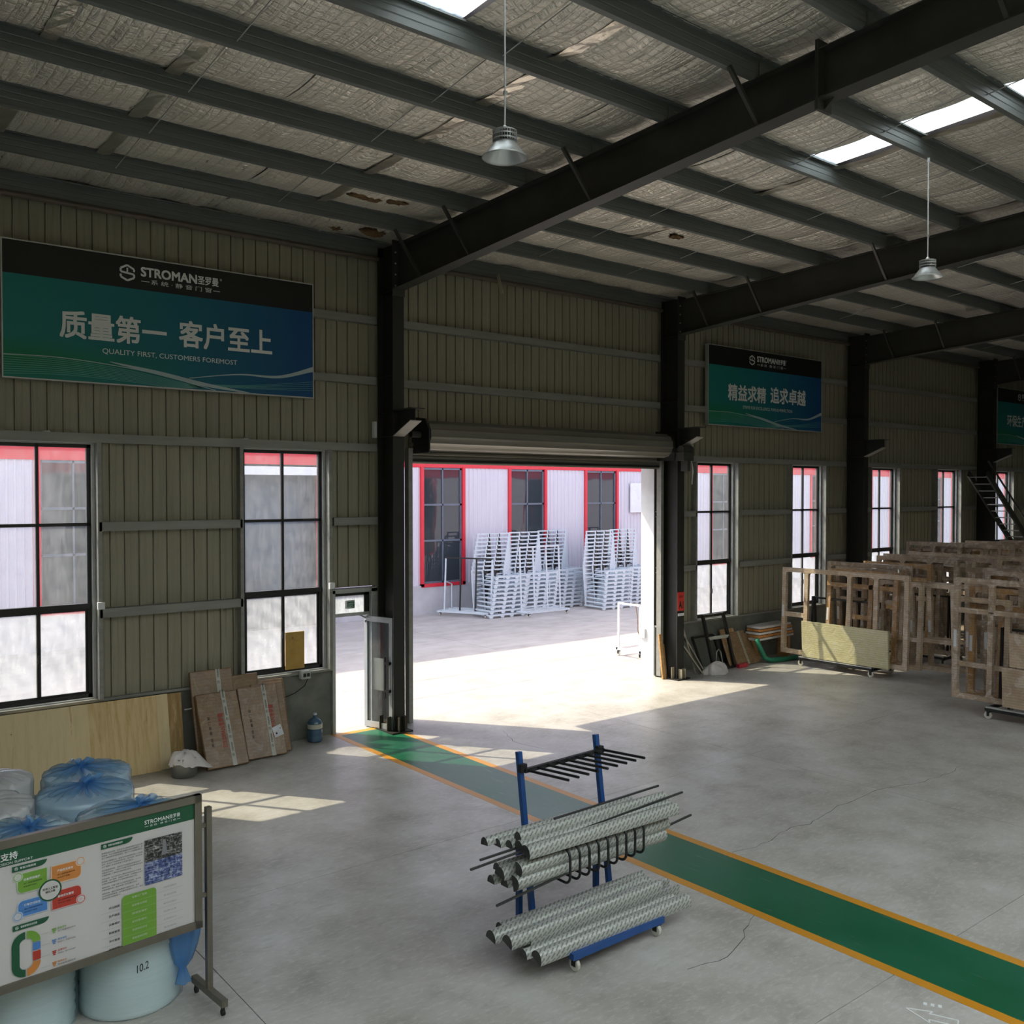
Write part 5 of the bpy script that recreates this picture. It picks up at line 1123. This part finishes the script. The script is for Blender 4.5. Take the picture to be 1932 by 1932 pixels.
frame('tall', 21.36, 11.35, .23, -3, 'single frame standing right of the pale panel, nearer one'); frame('tall', 21.65, 11.05, .23, -3, 'single frame standing right of the pale panel, farther one')
rows = [('second row of trolleys, behind the pale panel', 23.0, 13.6), ('third row of trolleys', 25.4, 13.8), ('fourth row of trolleys', 27.9, 13.6), ('rear row of trolleys by the stair', 30.4, 13.4)]
for q, (nm, x_, y) in enumerate(rows):
    trolley('black trolley of the ' + nm + ', nearer the wall', x_ + .3, y - 2.1, y - .1, .95)
    kinds = [('tan', 'three', 'long', 'two', 'wide'), ('wide', 'long', 'two', 'three', 'tan'), ('three', 'wide', 'tan', 'long', 'two'), ('long', 'three', 'two', 'tan', 'wide')][q]
    for j, kd in enumerate(kinds):
        fs_ = (1.02, 1.12, 1.1, 1.08)[q]
        frame(kd, x_ + .3 + .2 * j, y + random.uniform(-.25, .25), .25, (3 if j < 3 else -3), 'film-wrapped %s frame, %s from the front, %s' % ({'tan': 'tan', 'three': 'three-light', 'long': 'long', 'two': 'two-light', 'wide': 'wide'}[kd], nth[j], nm))
fs_ = 1
rows2 = [('right-hand trolley cut by the picture edge', 18.6, 9.0), ('trolley behind the right-hand one', 21.9, 9.9), ('third trolley of the right-hand file', 24.3, 10.2), ('fourth trolley of the right-hand file', 26.8, 10.2), ('last trolley of the right-hand file', 29.3, 10.3)]
for q, (nm, x_, y) in enumerate(rows2):
    if q == 0: trolley('black ' + nm, 18.5, 6.3, 8.3, .95)
    else: trolley('black ' + nm, x_ + .2, y - 2.2, y - .3, .95)
    ks = [('three', 'tall', 'tan', 'three', 'two', 'wide'), ('two', 'three', 'tall', 'tan', 'long'), ('wide', 'two', 'three', 'tan', 'long'), ('long', 'tan', 'three', 'two', 'wide'), ('three', 'long', 'two', 'wide', 'tan')][q]
    for j, kd in enumerate(ks):
        y_ = y + (0.04, .12, -.1, -.35, .1, -.3)[j] if q == 0 else y + random.uniform(-.3, .3)
        frame(kd, x_ + .06 + (.19 * j if q == 0 else .2 * j), y_, .3 if j == 0 else .25, (2 if j < 3 else -3), 'film-wrapped %s frame, %s from the front, %s' % ({'tan': 'tan', 'three': 'three-light', 'long': 'long', 'two': 'two-light', 'wide': 'wide', 'tall': 'single'}[kd], nth[j], nm))
card('upright film-wrapped box on the right-hand trolley, upper one', 18.48, 7.2, 7.86, 1.08, 1.72, 'wrap'); card('upright film-wrapped box on the right-hand trolley, lower one', 18.47, 7.1, 7.98, .30, 1.06, 'wrap')

# ------------------------------------------------------------------ steel stair at the far right
stn = thing('steel_stair', 'dark steel stair descending behind the far column on the right', 'stair', (33.5, 13.9, 0))
p0, p1 = Vector((31.0, 13.9, 4.94)), Vector((36.5, 13.9, .95)); p0 = p0 + (p0 - p1) * .02
for y in (13.9, 14.5): MB().bar(p0 + Y3 * (y - 13.9), p1 + Y3 * (y - 13.9), .06, .2).build('stringer', M['steel_dark'], stn)
MB().tube([p0 + Z3 * .42 + Y3 * -.02, p1 + Z3 * .62 + Y3 * -.02], .03, 8).build('handrail', M['steel_dark'], stn)
for k in range(18):
    c = p0 + (p1 - p0) * (k + .5) / 18; MB().box(c.x - .12, c.x + .12, 13.9, 14.5, c.z - .015, c.z + .015).build('tread', M['galv'], stn)
for k in (1, 5, 9, 13, 17):
    c = p0 + (p1 - p0) * k / 18; MB().bar(c - Y3 * .02, c - Y3 * .02 + Z3 * .5, .03, .03).build('baluster', M['steel_dark'], stn)

fit_texts()
